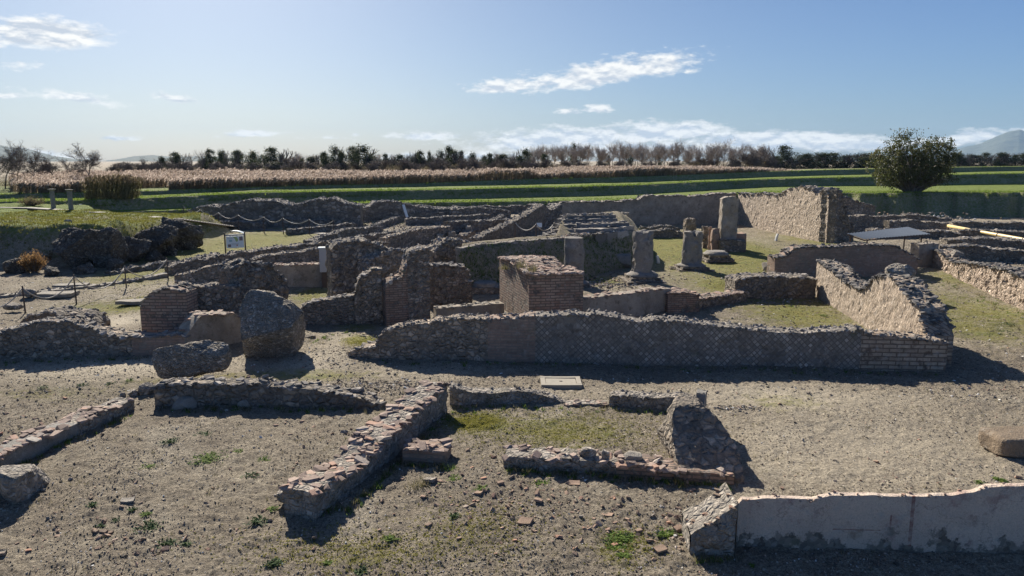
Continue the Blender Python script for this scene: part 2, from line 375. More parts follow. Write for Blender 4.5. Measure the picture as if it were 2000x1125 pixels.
M['gravel'] = m_stones('loose_gravel', [(0, (.09, .08, .065)), (.3, (.20, .17, .14)), (.5, (.32, .28, .22)), (.8, (.42, .37, .31)), (.93, (.44, .27, .19)), (.96, (.7, .68, .62)), (1, (.8, .78, .74))])
M['sherds'] = m_stones('terracotta_sherds', [(0, (.24, .18, .135)), (.4, (.33, .23, .165)), (.8, (.38, .26, .19)), (.94, (.45, .25, .165)), (1, (.42, .36, .29))])

def m_leaf(name, stops, trans=.45, rough=.75, spec=.1):
    m, n = newmat(name)
    rn = n('ShaderNodeAttribute', attribute_name='rnd').outputs['Fac']
    finish(n, n.ramp(rn, stops), None, rough, trans=trans, spec=spec); return m
M['leaf_dark'] = m_leaf('dark_evergreen_leaves', [(0, (.020, .030, .016)), (.6, (.045, .060, .028)), (1, (.10, .11, .045))], .3)
M['leaf_big'] = m_leaf('olive_broad_leaves', [(0, (.035, .045, .015)), (.5, (.075, .085, .025)), (.85, (.13, .125, .035)), (1, (.20, .145, .05))], .35, .5, .35)
M['leaf_weed'] = m_leaf('weed_leaves', [(0, (.06, .10, .02)), (.6, (.12, .19, .04)), (1, (.22, .28, .06))], .4, .8)
M['leaf_weed_dark'] = m_leaf('dark_weed_leaves', [(0, (.02, .045, .018)), (.6, (.045, .085, .03)), (1, (.11, .16, .06))], .3, .75, .12)
M['leaf_scrub'] = m_leaf('scrub_leaves', [(0, (.10, .085, .05)), (.6, (.19, .155, .09)), (1, (.30, .24, .14))], .4)
M['leaf_orange'] = m_leaf('rusty_leaves', [(0, (.16, .09, .04)), (.6, (.28, .165, .07)), (1, (.40, .27, .13))], .5)
M['leaf_cane'] = m_leaf('cane_leaves', [(0, (.08, .08, .035)), (.6, (.17, .155, .07)), (1, (.30, .25, .14))], .4)
M['twig'] = m_leaf('bare_twigs', [(0, (.10, .085, .07)), (.6, (.17, .14, .12)), (1, (.26, .21, .18))], .0, .9, .1)
M['twig_pale'] = m_leaf('pale_bare_twigs', [(0, (.22, .185, .155)), (.6, (.32, .27, .225)), (1, (.44, .37, .31))], .0, .9, .1)
M['grass'] = m_leaf('grass_blades', [(0, (.05, .09, .018)), (.5, (.15, .22, .035)), (1, (.30, .36, .08))], .5, .6)
M['moss'] = m_leaf('moss_and_dry_grass', [(0, (.12, .12, .03)), (.6, (.26, .25, .06)), (1, (.40, .36, .13))], .4, .8)
M['reed_stem'] = m_leaf('reed_stems', [(0, (.12, .09, .06)), (.6, (.22, .17, .11)), (1, (.33, .26, .17))], .3, .8)
M['reed_plume'] = m_leaf('reed_plumes', [(0, (.26, .20, .165)), (.6, (.42, .34, .285)), (1, (.64, .54, .46))], .45, .8)
def m_plain(name, c, rough=.6, metal=0., var=.3, sc_=8):
    m, n = newmat(name); co = objc(n)
    col = n.mix(n.noise(co, sc_, 5, .6).outputs[0], gray(c, 1-var), gray(c, 1+var))
    b = n('ShaderNodeBsdfPrincipled', {'Base Color': col, 'Roughness': rough, 'Metallic': metal})
    n('ShaderNodeOutputMaterial', {0: b.outputs[0]}); return m
M['rope'] = m_plain('pale_rope', (.36, .32, .27)); M['iron'] = m_plain('rusty_iron', (.085, .062, .05), .8)
M['wood'] = m_plain('weathered_planks', (.20, .175, .145), .85, 0, .35, 20); M['sheet'] = m_plain('grey_corrugated_sheet', (.16, .18, .20), .45, .3, .2, 3)
M['panel'] = m_plain('grey_board', (.33, .35, .38), .6, 0, .12, 3); M['pipe'] = m_plain('yellow_plastic_pipe', (.62, .47, .20), .4, 0, .12, 2)
M['white'] = m_plain('white_board', (.62, .68, .70), .4, 0, .05, 3); M['sign_green'] = m_plain('printed_green', (.30, .40, .16), .5, 0, .3, 30)
M['sign_dark'] = m_plain('printed_photo', (.16, .13, .14), .5, 0, .6, 60); M['sign_blue'] = m_plain('printed_blue', (.26, .42, .48), .5, 0, .3, 40)
M['sign_red'] = m_plain('printed_red', (.45, .13, .09), .5, 0, .2, 30); M['concrete_lid'] = m_plain('cast_concrete', (.30, .265, .21), .9, 0, .25, 12)
M['yellow'] = m_plain('mustard_box', (.45, .36, .09), .6, 0, .2, 20)

# ground: colours come from what grows or lies there (attributes), fine grain from noise
m, n = newmat('excavated_ground'); co = objc(n)
gr = n('ShaderNodeAttribute', attribute_name='green').outputs['Fac']; sa = n('ShaderNodeAttribute', attribute_name='sand').outputs['Fac']; lu = n('ShaderNodeAttribute', attribute_name='lush').outputs['Fac']
n1 = n.noise(co, .55, 6, .6, .3).outputs[0]; n2 = n.noise(co, 4.5, 6, .68).outputs[0]; n3 = n.noise(co, 24, 5, .75).outputs[0]; n4 = n.noise(co, 75, 3, .75).outputs[0]
soil = n.mix(n.rng(n1, .38, .62), (.35, .295, .22), (.46, .395, .295))
soil = n.mix(n.rng(n2, .42, .66), soil, (.27, .225, .17))
n0 = n.noise(co, .17, 5, .62, .8).outputs[0]; soil = n.mix(n.rng(n0, .40, .62, 0, .45), soil, (.21, .175, .135)); soil = n.mix(n.rng(n.noise(co, .31, 5, .6, 1.2).outputs[0], .56, .68, 0, .5), soil, (.52, .46, .36))
soil = n.mix(sa, soil, (.47, .41, .31))
soil = n.mix(n.m('SUBTRACT', .8, n.m('MULTIPLY', sa, .3)), soil, n.ramp(n3, [(.36, .30), (.5, .92), (.64, 1.45)]), 'MULTIPLY')
soil = n.mix(n.rng(n4, .62, .72, 0, .6), soil, (.66, .61, .53))
soil = n.mix(n.rng(n4, .36, .28, 0, .75), soil, (.10, .08, .06))
gcol = n.mix(n3, (.15, .14, .04), (.33, .30, .09))
gcol = n.mix(n.rng(n.noise(co, 1.6, 4).outputs[0], .4, .65), gcol, (.20, .21, .06))
lcol = n.mix(n.noise(co, 5, 6, .7).outputs[0], (.065, .085, .030), (.27, .33, .075))
gm = n.rng(n.m('ADD', n.m('ADD', n.m('MULTIPLY', gr, 1.3), n.m('MULTIPLY', n.m('SUBTRACT', n2, .5), 1.3)), n.m('MULTIPLY', n.m('SUBTRACT', n3, .5), 1.1)), .42, .85)
col = n.mix(n.m('MULTIPLY', gm, .9), soil, gcol)
lm = n.rng(n.m('ADD', lu, n.m('MULTIPLY', n.m('SUBTRACT', n2, .5), .8)), .35, .65)
col = n.mix(lm, col, lcol)
h = n.m('ADD', n.m('MULTIPLY', n2, 1.6), n.m('ADD', n.m('MULTIPLY', n3, 1.0), n.m('MULTIPLY', n4, .55)))
finish(n, col, h, .95, .085, n.m('SUBTRACT', 1., n.m('MULTIPLY', sa, .55)), .1)
M['ground'] = m
m, n = newmat('distant_hills'); co = objc(n)
col = n.mix(n.noise(co, .004, 6, .6).outputs[0], (.05, .065, .04), (.11, .11, .075))
finish(n, col, n.noise(co, .006, 8, .6).outputs[0], .95, 60, 1.); M['hills'] = m
# ---------------------------------------------------------------- terrain: one sheet from the ruins' floor over the terraces to the horizon
ST = np.array([-900, -300, 0, 150, 300, 500, 600, 800, 1000, 1250, 1500, 1600, 1950, 2400, 3000], float)
yA  = np.array([395, 386, 380, 377, 373, 366.5, 363, 360, 351, 345.5, 335.5, 332, 325.5, 323, 322])
yBb = np.array([400, 392, 388, 387, 381, 371.5, 369, 365, 361, 356, 346, 343, 334.5, 331, 329])
yBf = np.array([407, 398, 394, 392, 386, 376, 375, 372, 367.5, 361, 350, 347.5, 339.5, 336, 334])
yCb = np.array([430, 425, 415, 413, 410, 404, 396, 391, 387, 380, 366, 364, 360.5, 358, 356])
yCf = np.array([432, 427, 417, 415, 412, 405, 398, 395.5, 393, 391.5, 376, 376.5, 375.5, 375, 375])
ZC = lambda px: .55+.85*sst(1050, 1700, px)
MOUND = lambda X, Y: (1.95-.5*sst(37, 45, Y))*sst(34.6, 36.6, Y+.0*X)*sst(-18.6, -20.4, X+.05*(Y-36))*(1-sst(0, 4, Y-(50.5+11*sst(-.53, -.60, X/Y))))
SANDP = []
def relief(X, Y):
    z = MOUND(X, Y); z = z*(1+.10*fbm(X*.45, Y*.45, 0, 4, 91))
    z = z+.09*fbm(X*.16, Y*.16, 0, 3, 5)*sst(4, 12, Y)
    z = z+.025*fbm(X*1.6, Y*1.6, 0, 3, 9)
    nearw = 1-sst(14, 40, Y)
    nearw = nearw*(1-.65*sand_at(X, Y))
    z = z+nearw*.016*fbm(X*7, Y*7, 0, 2, 11)+nearw*.012*vn(X*21, Y*21, 0, 13)
    return z
def sand_at(X, Y):
    r = np.zeros(np.shape(X))
    for c, rX, rY, v in SANDP: r = r+v*np.exp(-1.2*(((X-c[0])/rX)**2+((Y-c[1])/rY)**2))
    return np.clip(r, 0, 1)
def ground_z(X, Y): return float(relief(np.array([X]), np.array([Y]))[0])
def GG(px, py):                         # photo point on the uneven ground
    r = pxdir(px, py); Ys = np.linspace(5, 85, 1600); zr = H+r.z/r.y*Ys; gz = relief(r.x/r.y*Ys, Ys); hit = zr <= gz; i = int(np.argmax(hit))
    if not hit[i]: return G(px, py, 0)
    return Vector((r.x/r.y*Ys[i], Ys[i], gz[i]))
NC = 1250
T = np.linspace(-1.25, 1.25, NC)
PX = CX+1455*T
def gd(py, z):                         # distance (Y) of photo row py at height z
    u = -(py-CY)/F; return (cp+u*sp)*(z-H)/(-sp+u*cp)
iy = lambda a: np.interp(PX, ST, a)
wob = lambda s, a: a*fbm(T*9, np.full_like(T, s), 0, 4, 3)
zC = ZC(PX)
def smo(a, k): return np.convolve(np.pad(a, k, 'edge'), np.ones(2*k+1)/(2*k+1), 'valid')
dCf, dCb = smo(gd(iy(yCf)+wob(1, .9)+.7*fbm(T*90, T*0, 0, 2, 8), zC), 2), smo(gd(iy(yCb)+wob(2, .5), zC), 8)
def climb(d0, z0, y, slope):           # walk up a bank of given run/rise until it meets photo row y
    z = z0.copy(); d = d0.copy()
    for _ in range(60):
        d = d0+slope*(z-z0); k_ = CY-y; zt = H+d*(k_*cp-F*sp)/(F*cp+k_*sp)
        z = z+.5*(zt-z)
    return d0+slope*(z-z0), z
lit = np.exp(-((PX-1330)/110)**2)*.7
dBf, zB = climb(dCb, zC, iy(yBf)+wob(3, .5)+.35*fbm(T*110, T*0, 0, 2, 9), .8+lit)
zB = smo(zB, 8); dBf = smo(dCb+(.8+lit)*(zB-zC)+.25*fbm(T*70, T*0, 3, 3, 12), 2)
dBb = smo(np.maximum(gd(iy(yBb), zB), dBf+1.5), 30)
dA, zA = climb(dBb, zB, iy(yA), .85); zA = smo(zA, 30); dA = dBb+.85*(zA-zB)+.2*fbm(T*70, T*0, 5, 3, 14)
zL = -1.4*sst(1520, 1720, PX); dL = dCf-(.8+.1*sst(1500, 1700, PX))*(zC-zL)

floor_near = np.geomspace(4.5, 62, 700)
rows = [(np.minimum(np.full(NC, d), dL-.5), None, 'f') for d in floor_near]
def seg(d0, z0, d1, z1, k, kind, amp):
    for i in range(1, k+1):
        f = i/k; rows.append((d0+(d1-d0)*f, z0+(z1-z0)*f, kind, amp*math.sin(math.pi*min(1, f*1.0))))
z0 = np.zeros(NC)
seg(np.minimum(np.full(NC, 62.), dL-.5), z0, dL, zL, 14, 'd', 0.04)
seg(dL, zL, dCf, zC, 14, 'bank', .2); seg(dCf, zC, dCb, zC, 12, 'lush', .05)
seg(dCb, zC, dBf, zB, 14, 'bank', .30); seg(dBf, zB, dBb, zB, 12, 'lush', .05)
seg(dBb, zB, dA, zA, 8, 'bank', .10); seg(dA, zA, dA+3, zA, 5, 'lush2', .03); seg(dA+3, zA, dA+14, zA, 4, 'soil', .05)
for d in (60, 160, 400, 1000, 2500, 6000, 13000):
    rows.append((dA+14+d, zA*0+np.minimum(zA, 2.4) if d > 100 else zA*.5+np.minimum(zA, 2.4)*.5, 'plain', 0))
NR = len(rows)
X = np.zeros((NR, NC)); Y = np.zeros((NR, NC)); Z = np.zeros((NR, NC)); LU = np.zeros((NR, NC)); GR = np.zeros((NR, NC)); SA = np.zeros((NR, NC))
for i, r in enumerate(rows):
    Y[i] = r[0]; X[i] = T*r[0]
    if r[2] == 'f': continue
    Z[i] = r[1]+r[3]*fbm(X[i]*.35, Y[i]*.35, r[1], 4, 21)+.5*r[3]*fbm(X[i]*1.7, Y[i]*1.7, r[1]*2, 3, 22)
    LU[i] = {'bank': .5, 'lush': 1.2, 'lush2': .7, 'soil': .6, 'plain': .3, 'd': .25}[r[2]]
nf = len(floor_near)
# what grows where (photo centre, half size) -> world ellipse
def patch(arr, px, py, rx, ry, val):
    c = G(px, py); a = G(px+rx, py); b = G(px, py-ry); rX = abs(a.x-c.x); rY = abs(b.y-c.y)
    if arr is SA: SANDP.append(((c.x, c.y), rX, rY, val))
    q = ((X[:nf+14]-c.x)/rX)**2+((Y[:nf+14]-c.y)/rY)**2
    arr[:nf+14] += val*np.exp(-q*1.2)
GR[:nf+14] = .12+.10*sst(18, 30, Y[:nf+14])
for p in [(1100, 850, 190, 45, .45), (925, 832, 60, 18, .8), (1430, 560, 50, 12, .9), (1400, 500, 200, 60, .45), (1250, 470, 120, 25, .4), (1950, 610, 130, 45, .38), (1900, 640, 60, 30, .3),
          (1560, 620, 110, 40, .35), (290, 590, 60, 14, .7), (270, 540, 110, 20, .45), (170, 600, 100, 18, .4), (705, 668, 40, 9, .9), (840, 585, 60, 20, .3), (610, 575, 50, 18, .5), (700, 640, 60, 12, .45),
          (500, 470, 140, 25, .55), (250, 500, 160, 15, .5), (1530, 790, 100, 22, .35), (1700, 900, 200, 60, -.08), (700, 1090, 160, 35, .30), (400, 745, 200, 18, .35), (80, 770, 180, 20, .3), (1480, 500, 80, 40, .3),
          (1880, 545, 80, 18, .4), (640, 735, 140, 15, .4), (1200, 1080, 80, 40, .3), (930, 1050, 100, 40, .25), (760, 430, 60, 8, .5), (700, 472, 70, 6, .6), (1600, 470, 80, 20, .4), (1170, 550, 40, 10, .6)]:
    patch(GR, *p)
for p in [(250, 715, 330, 25, .8), (640, 690, 70, 60, .5), (850, 730, 160, 20, .35), (1500, 775, 350, 25, .5), (1800, 880, 380, 100, .45), (1500, 880, 160, 60, .25), (230, 625, 60, 22, .8), (1000, 780, 120, 15, .5), (1650, 640, 100, 20, .3), (1700, 700, 100, 8, 0.2),
          (300, 560, 200, 12, .3), (1350, 520, 60, 12, .4), (640, 590, 40, 14, .4), (1900, 450, 120, 12, .6), (1960, 600, 60, 30, .3)]:
    patch(SA, *p)
Z[:nf] = relief(X[:nf], Y[:nf])
for k in range(14): Z[nf+k] += relief(X[nf+k], Y[nf+k])*(1-k/13.)
LU[:nf] += .45*(X[:nf]/Y[:nf] < -.42)*sst(45, 49, Y[:nf])
LU[:nf] += MOUND(X[:nf], Y[:nf])*.31
SA = np.clip(SA, 0, 1)*(1-.0*SA)
idx = np.arange(NR*NC).reshape(NR, NC)
quads = np.stack([idx[:-1, :-1], idx[:-1, 1:], idx[1:, 1:], idx[1:, :-1]], -1).reshape(-1, 4)
acc = Acc(); acc.add(np.stack([X, Y, Z], -1).reshape(-1, 3), quads)
g = obj('ground', acc, M['ground'], smooth=True); tag(g, kind='structure')
for nm, arr in (('green', GR), ('sand', SA), ('lush', LU)):
    at = g.data.attributes.new(nm, 'FLOAT', 'POINT'); at.data.foreach_set('value', arr.ravel().astype(np.float32))
TERR = dict(dA=dA, zA=zA, dBf=dBf, zB=zB, dBb=dBb, dCf=dCf, dCb=dCb, zC=zC)
def terr(px, k, off=0.):               # world point on a terrace edge
    d, z = {'A': ('dA', 'zA'), 'Bf': ('dBf', 'zB'), 'Bb': ('dBb', 'zB'), 'Cf': ('dCf', 'zC'), 'Cb': ('dCb', 'zC')}[k]
    dd = float(np.interp(px, PX, TERR[d]))+off; return Vector(((px-CX)/1455*dd, dd, float(np.interp(px, PX, TERR[z]))))

# ---------------------------------------------------------------- wall builder
def W(name, label, pts, th=.45, mat='rubble', top='caps', kind='rubble', cat='wall', segs=None, step=.12, rag=.04, disp=.022, side=1, group=None, topden=70, topsize=(.05, .13), z0=-.2, lean=0., world=None, tz=None, capn=None):
    """pts: (px, base row, top row) in the photo's perspective, or world=(X,Y,height)"""
    P, Hh = [], []
    if world: 
        for a in world: P.append((a[0], a[1])); Hh.append(a[2])
    else:
        for px, by, ty in pts:
            g_ = G(px, by, tz or 0.); P.append((g_.x, g_.y)); Hh.append(zat(g_, ty))
    P = np.array(P, float); Hh = np.array(Hh)
    sl = np.r_[0, np.cumsum(np.linalg.norm(np.diff(P, axis=0), axis=1))]; L = sl[-1]
    ns = max(3, int(L/step)+1); s = np.linspace(0, L, ns)
    px_, py_ = np.interp(s, sl, P[:, 0]), np.interp(s, sl, P[:, 1]); hh = np.interp(s, sl, Hh)
    seed = (sum(ord(c)*(i+1) for i, c in enumerate(label+name))) % 977
    hh = hh+rag*(vn(s*1.7, seed, 0, 1)+.7*vn(s*5.1, seed, 0, 2)+.5*np.round(vn(s*3, seed, 0, 3)*2)/2)
    hh = np.maximum(hh, .06)
    k = max(1, int(.35/step)); tx = np.gradient(px_); ty_ = np.gradient(py_)
    ker = np.ones(2*k+1)/(2*k+1); tx = np.convolve(np.pad(tx, k, 'edge'), ker, 'valid'); ty_ = np.convolve(np.pad(ty_, k, 'edge'), ker, 'valid')
    ln = np.hypot(tx, ty_); nx, ny = -ty_/ln*side, tx/ln*side           # thickness direction
    loc = (float(P[0, 0]), float(P[0, 1]), 0.)
    t = thing(name, label, cat, loc, group)
    mh = hh.max(); nv = max(2, int((mh-z0)/step)+1); nt = max(2, int(th/(step*1.2))+1)
    fz = np.linspace(0, 1, nv+1); ft = np.linspace(0, 1, nt+1)[1:-1]
    segs = segs or [(0, 1, mat, 'masonry')]
    for (a, b, mt, pn) in segs:
        a *= L; b *= L
        i0, i1 = int(round(a/L*(ns-1))), int(round(min(b, L)/L*(ns-1)))
        if i1 <= i0: continue
        I = np.arange(i0, i1+1); rough = .35 if 'brick' in mt or 'plaster' in mt else 1.
        ring, uv = [], []
        for f in fz: ring.append((0, f)); 
        for f in ft: ring.append((f, 1))
        for f in fz[::-1]: ring.append((1, f))
        ring = np.array(ring); nr = len(ring)
        o = ring[None, :, 0]*th+lean*(ring[None, :, 1])*hh[I][:, None]; z = z0+(hh[I][:, None]-z0)*ring[None, :, 1]
        # crown of the wall is uneven across
        z = z+np.where((ring[:, 0] > 0) & (ring[:, 0] < 1), 1, 0)[None]*rag*.7*(vn(s[I][:, None]*6, ring[None, :, 0]*th*6, seed, 4)+.3)
        x = px_[I][:, None]+nx[I][:, None]*o; y = py_[I][:, None]+ny[I][:, None]*o
        sg = np.where(ring[:, 0] == 0, -1, np.where(ring[:, 0] == 1, 1, 0))[None]
        d = disp*rough*(fbm(x*3.1, y*3.1, z*3.1, 2, seed)+1.0*vn(x*9, y*9, z*9, seed+5))
        x = x+nx[I][:, None]*sg*d; y = y+ny[I][:, None]*sg*d
        z = z+(.6*disp*vn(x*8, y*8, 0, seed+8))*(ring[None, :, 1] > .99)
        V = np.stack([x, y, z], -1).reshape(-1, 3)
        uvv = np.stack([np.broadcast_to(s[I][:, None], o.shape)+0*o, np.where(ring[None, :, 1] < 1, z, z)+ring[None, :, 0]*.37*(sg == 0)], -1).reshape(-1, 2)
        m_ = len(I); id_ = np.arange(m_*nr).reshape(m_, nr)
        q = np.stack([id_[:-1, :-1], id_[1:, :-1], id_[1:, 1:], id_[:-1, 1:]], -1).reshape(-1, 4)
        if side < 0: q = q[:, ::-1]
        A = Acc(); A.add(V, q, uv=uvv)
        for e, fl in ((0, False), (m_-1, True)):                        # ends
            base = id_[e]; lad = [[base[j], base[j+1], base[nr-2-j], base[nr-1-j]] for j in range(nv)]
            lad = [l[::-1] if (fl != (side > 0)) else l for l in lad]
            idxs = base; Vc = V[idxs]; uc = np.stack([s[I[e]]+ring[:, 0]*th, Vc[:, 2]], -1)
            mp = {int(b_): k_ for k_, b_ in enumerate(base)}
            Vc = Vc.copy(); Vc[:, :2] += (1 if fl else -1)*np.array([tx[I[e]], ty_[I[e]]])/ln[I[e]]*(.5*disp*fbm(Vc[:, 0]*4, Vc[:, 1]*4, Vc[:, 2]*4, 3, seed)[:, None])
            A.add(Vc, [[mp[int(j)] for j in l] for l in lad]+[[mp[int(j)] for j in (base[nv:nr-nv] if fl == (side > 0) else base[nv:nr-nv][::-1])]], uv=uc)
        obj(pn, A, M[mt], t)
    if top:
        A = Acc(); k = int(L*th*topden)+4
        ss = rng.uniform(0, L, k); oo = rng.uniform(-.03, th+.03, k); edge = rng.random(k) < .35; oo[edge] = np.where(rng.random(edge.sum()) < .6, rng.normal(0, .02, edge.sum()), th)
        hx = np.interp(ss, s, hh)
        nnx, nny = np.interp(ss, s, nx), np.interp(ss, s, ny)
        lo, hi = topsize; sz = lo+(hi-lo)*rng.random(k)**1.6
        lz = lean*hx
        Pz = np.stack([np.interp(ss, s, px_)+nnx*(oo+lz), np.interp(ss, s, py_)+nny*(oo+lz), hx+rng.uniform(-.03, .02, k)], -1)
        if kind == 'tile':
            S = np.stack([sz*1.9, sz*1.3, sz*.28+.012], -1); stamp(A, Pz, S, SLABS, .12)
        elif kind == 'flat':
            S = np.stack([sz*1.7, sz*1.2, sz*.45], -1); stamp(A, Pz, S, SLABS, .2)
        else:
            S = np.stack([sz*1.25, sz, sz*.85], -1); stamp(A, Pz, S, ROCKS, .6)
        obj(capn or {'tile': 'tile_capping', 'flat': 'slab_capping'}.get(kind, 'rubble_top'), A, M[top], t)
    return t

def ico(sub):
    bm = bmesh.new(); bmesh.ops.create_icosphere(bm, subdivisions=sub, radius=1)
    V = np.array([v.co[:] for v in bm.verts]); Fc = np.array([[v.index for v in f.verts] for f in bm.faces]); bm.free(); return V, Fc
ICO = {k: ico(k) for k in (1, 2, 3, 4, 5, 6)}
def blob(P, dims, rz=0., rx=0., ry=0., box=3., rough=.08, sc_=2.2, sub=4, seed=1, sag=.0, taper=0., cuts=9, cd=(.5, .82), xcuts=()):
    """boulder: superellipsoid of full size dims whose lowest point sits at P.z - sag"""
    V, Fc = ICO[sub]; V = V.copy()
    r = (np.abs(V)**box).sum(1)**(-1/box); V = V*r[:, None]
    rc = np.random.default_rng(seed+5)
    for _ in range(cuts):
        cn = rc.normal(size=3); cn /= np.linalg.norm(cn); ex = np.maximum(0, V@cn-rc.uniform(*cd)); V = V-ex[:, None]*cn*.92
    for nv_, dv_ in xcuts: cn = np.array(nv_, float); cn /= np.linalg.norm(cn); ex = np.maximum(0, V@cn-dv_); V = V-ex[:, None]*cn
    V[:, :2] *= (1-taper*V[:, 2:3])
    D = np.array(dims)/2.
    W_ = V*D; nrm = V/np.linalg.norm(V, axis=1)[:, None]
    q = W_*sc_
    d = rough*(fbm(q[:, 0], q[:, 1], q[:, 2], 5, seed)+.5*np.abs(vn(q[:, 0]*.6, q[:, 1]*.6, q[:, 2]*.6, seed+9)))
    cell = np.round(vn(q[:, 0]*1.1, q[:, 1]*1.1, q[:, 2]*1.1, seed+3)*3)/3*rough*.5
    W_ = W_+nrm*(d+cell)[:, None]*max(D)*.9
    E = np.array(Euler((rx, ry, rz)).to_matrix()); W_ = W_@E.T
    W_[:, 2] -= W_[:, 2].min()+sag
    return W_+np.array(P), Fc
def boulder(name, label, px, py, wpx, hpx, depth=None, mat='concrete', cat='rock', z=0., group=None, ratio=None, **k):
    P = G(px, py, z); s = (P.y*cp+(H-z)*sp)/F; w, h_ = wpx*s, hpx*s
    P.y += (depth or w*.7)/2*.8
    A = Acc(); V, Fc = blob(P, (w, depth or w*.7, h_), seed=int(px*7+py) % 991, **k); A.add(V, Fc)
    o = obj(name, A, M[mat], loc=tuple(P)); tag(o, label, cat, group); return o
def lathe(prof, c, seg=28, rough=0., rz=0., squash=None, ztop=None, seed=3):
    """prof [(r,z)...] around centre c"""
    a = np.linspace(0, 2*math.pi, seed and seg+1)[:-1]; n_ = len(a); V = []
    for (r, z) in prof:
        x, y = np.cos(a)*r, np.sin(a)*r
        d = 1+rough*fbm(np.cos(a)*r*3+c[0], np.sin(a)*r*3+c[1], z*2.5, 3, seed)/max(r, .1) if rough else 1
        V.append(np.stack([c[0]+x*d, c[1]+y*d, np.full(n_, c[2]+z)], -1))
    V = np.concatenate(V); k = len(prof); i = np.arange(k*n_).reshape(k, n_)
    q = np.stack([i[:-1], np.roll(i[:-1], -1, 1), np.roll(i[1:], -1, 1), i[1:]], -1).reshape(-1, 4)
    return V, q.tolist()+[list(i[-1]), list(i[0][::-1])]
def box(c, d, rz=0., R_=None, n_=1, rough=0., seed=0):
    """box as a lightly subdivided, chipped solid"""
    A = []; F_ = []; k = max(1, n_); V = {}; out = []
    def vid(p):
        key = tuple(np.round(p, 5))
        if key not in V: V[key] = len(out); out.append(p)
        return V[key]
    for ax in range(3):
        for sgn in (-1, 1):
            u, v = (ax+1) % 3, (ax+2) % 3
            for i in range(k):
                for j in range(k):
                    f = []
                    for (a, b) in ((0, 0), (1, 0), (1, 1), (0, 1)):
                        p = np.zeros(3); p[ax] = sgn*.5; p[u] = (i+a)/k-.5; p[v] = (j+b)/k-.5; f.append(vid(p))
                    F_.append(f if sgn > 0 else f[::-1])
    P = np.array(out)*np.array(d)
    if rough: P = P+rough*np.stack([vn(P[:, 0]*5+seed, P[:, 1]*5, P[:, 2]*5, s_) for s_ in (1, 2, 3)], -1)
    E = np.array(Euler(R_ or (0, 0, rz)).to_matrix()); return P@E.T+np.array(c), F_
def tube(p, q, r0, r1=None, seg=6):
    p, q = np.array(p, float), np.array(q, float); r1 = r0 if r1 is None else r1
    d = q-p; d /= np.linalg.norm(d)+1e-9; u = np.cross(d, (0, 0, 1) if abs(d[2]) < .9 else (1, 0, 0)); u /= np.linalg.norm(u); v = np.cross(d, u)
    a = np.arange(seg)*2*math.pi/seg; c = np.cos(a)[:, None]*u+np.sin(a)[:, None]*v
    V = np.concatenate([p+c*r0, q+c*r1]); i = np.arange(seg); j = (i+1) % seg
    return V, [[int(a_), int(b_), int(b_+seg), int(a_+seg)] for a_, b_ in zip(i, j)]+[list(range(seg, 2*seg)), list(range(seg))[::-1]]
def polytube(pts, r, seg=6, rtaper=None):
    A = []; pts = [np.array(p, float) for p in pts]
    a = np.arange(seg)*2*math.pi/seg; V = []
    for k, p in enumerate(pts):
        d = pts[min(k+1, len(pts)-1)]-pts[max(k-1, 0)]; d /= np.linalg.norm(d)+1e-9
        u = np.cross(d, (0, 0, 1) if abs(d[2]) < .9 else (1, 0, 0)); u /= np.linalg.norm(u); v = np.cross(d, u)
        V.append(p+(np.cos(a)[:, None]*u+np.sin(a)[:, None]*v)*r)
    V = np.concatenate(V); i = np.arange(len(V)).reshape(-1, seg)
    q = np.stack([i[:-1], np.roll(i[:-1], -1, 1), np.roll(i[1:], -1, 1), i[1:]], -1).reshape(-1, 4).tolist()
    return V, q+[list(i[-1]), list(i[0][::-1])]
def VP(A, B, tops):
    """wall line over base points A,B (world); tops: silhouette (px,py) -> (X,Y,height) on that vertical plane"""
    A, B = Vector(A[:2]), Vector(B[:2]); d = B-A; nn = Vector((-d.y, d.x)); out = []
    for px, py in tops:
        r = pxdir(px, py); t = (nn.x*A.x+nn.y*A.y)/(nn.x*r.x+nn.y*r.y)
        out.append((r.x*t, r.y*t, H+r.z*t))
    return out
def wl(name, label, a, b, tops, **k): return W(name, label, None, world=VP(G(*a), G(*b), tops), **k)

# ================= foreground low walls
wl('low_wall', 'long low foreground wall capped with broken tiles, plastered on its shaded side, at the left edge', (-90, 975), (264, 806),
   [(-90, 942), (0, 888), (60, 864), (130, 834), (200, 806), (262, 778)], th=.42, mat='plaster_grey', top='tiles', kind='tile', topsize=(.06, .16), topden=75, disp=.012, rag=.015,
   segs=[(0, .62, 'plaster_grey', 'plastered_face'), (.62, 1, 'concrete', 'rubble_face')], step=.07)
wl('low_wall', 'diagonal low brick wall topped with flat broken tiles, running back from the big shadow in the centre foreground', (655, 990), (884, 802),
   [(612, 962), (650, 938), (688, 918), (720, 893), (752, 850), (775, 838), (800, 812), (822, 793), (845, 772), (873, 750)], th=.5, mat='concrete', top='tiles', kind='tile', topsize=(.06, .15), topden=95, disp=.02, rag=.02, step=.06)
wl('low_wall', 'low shaded wall closing the back of the mossy room, stepping down to the right', (880, 797), (1108, 796),
   [(878, 757), (900, 757), (925, 765), (960, 768), (1010, 765), (1045, 765), (1070, 775), (1090, 780), (1106, 792)], th=.3, mat='concrete', top='caps', topsize=(.04, .09), disp=.03, rag=.035, step=.07)
wl('low_wall', 'knee-high edge of stones between the two pieces of the mossy room back wall', (1104, 800), (1192, 803),
   [(1104, 792), (1150, 790), (1192, 792)], th=.3, mat='concrete', top='tiles', kind='flat', topsize=(.05, .11), rag=.01, step=.08)
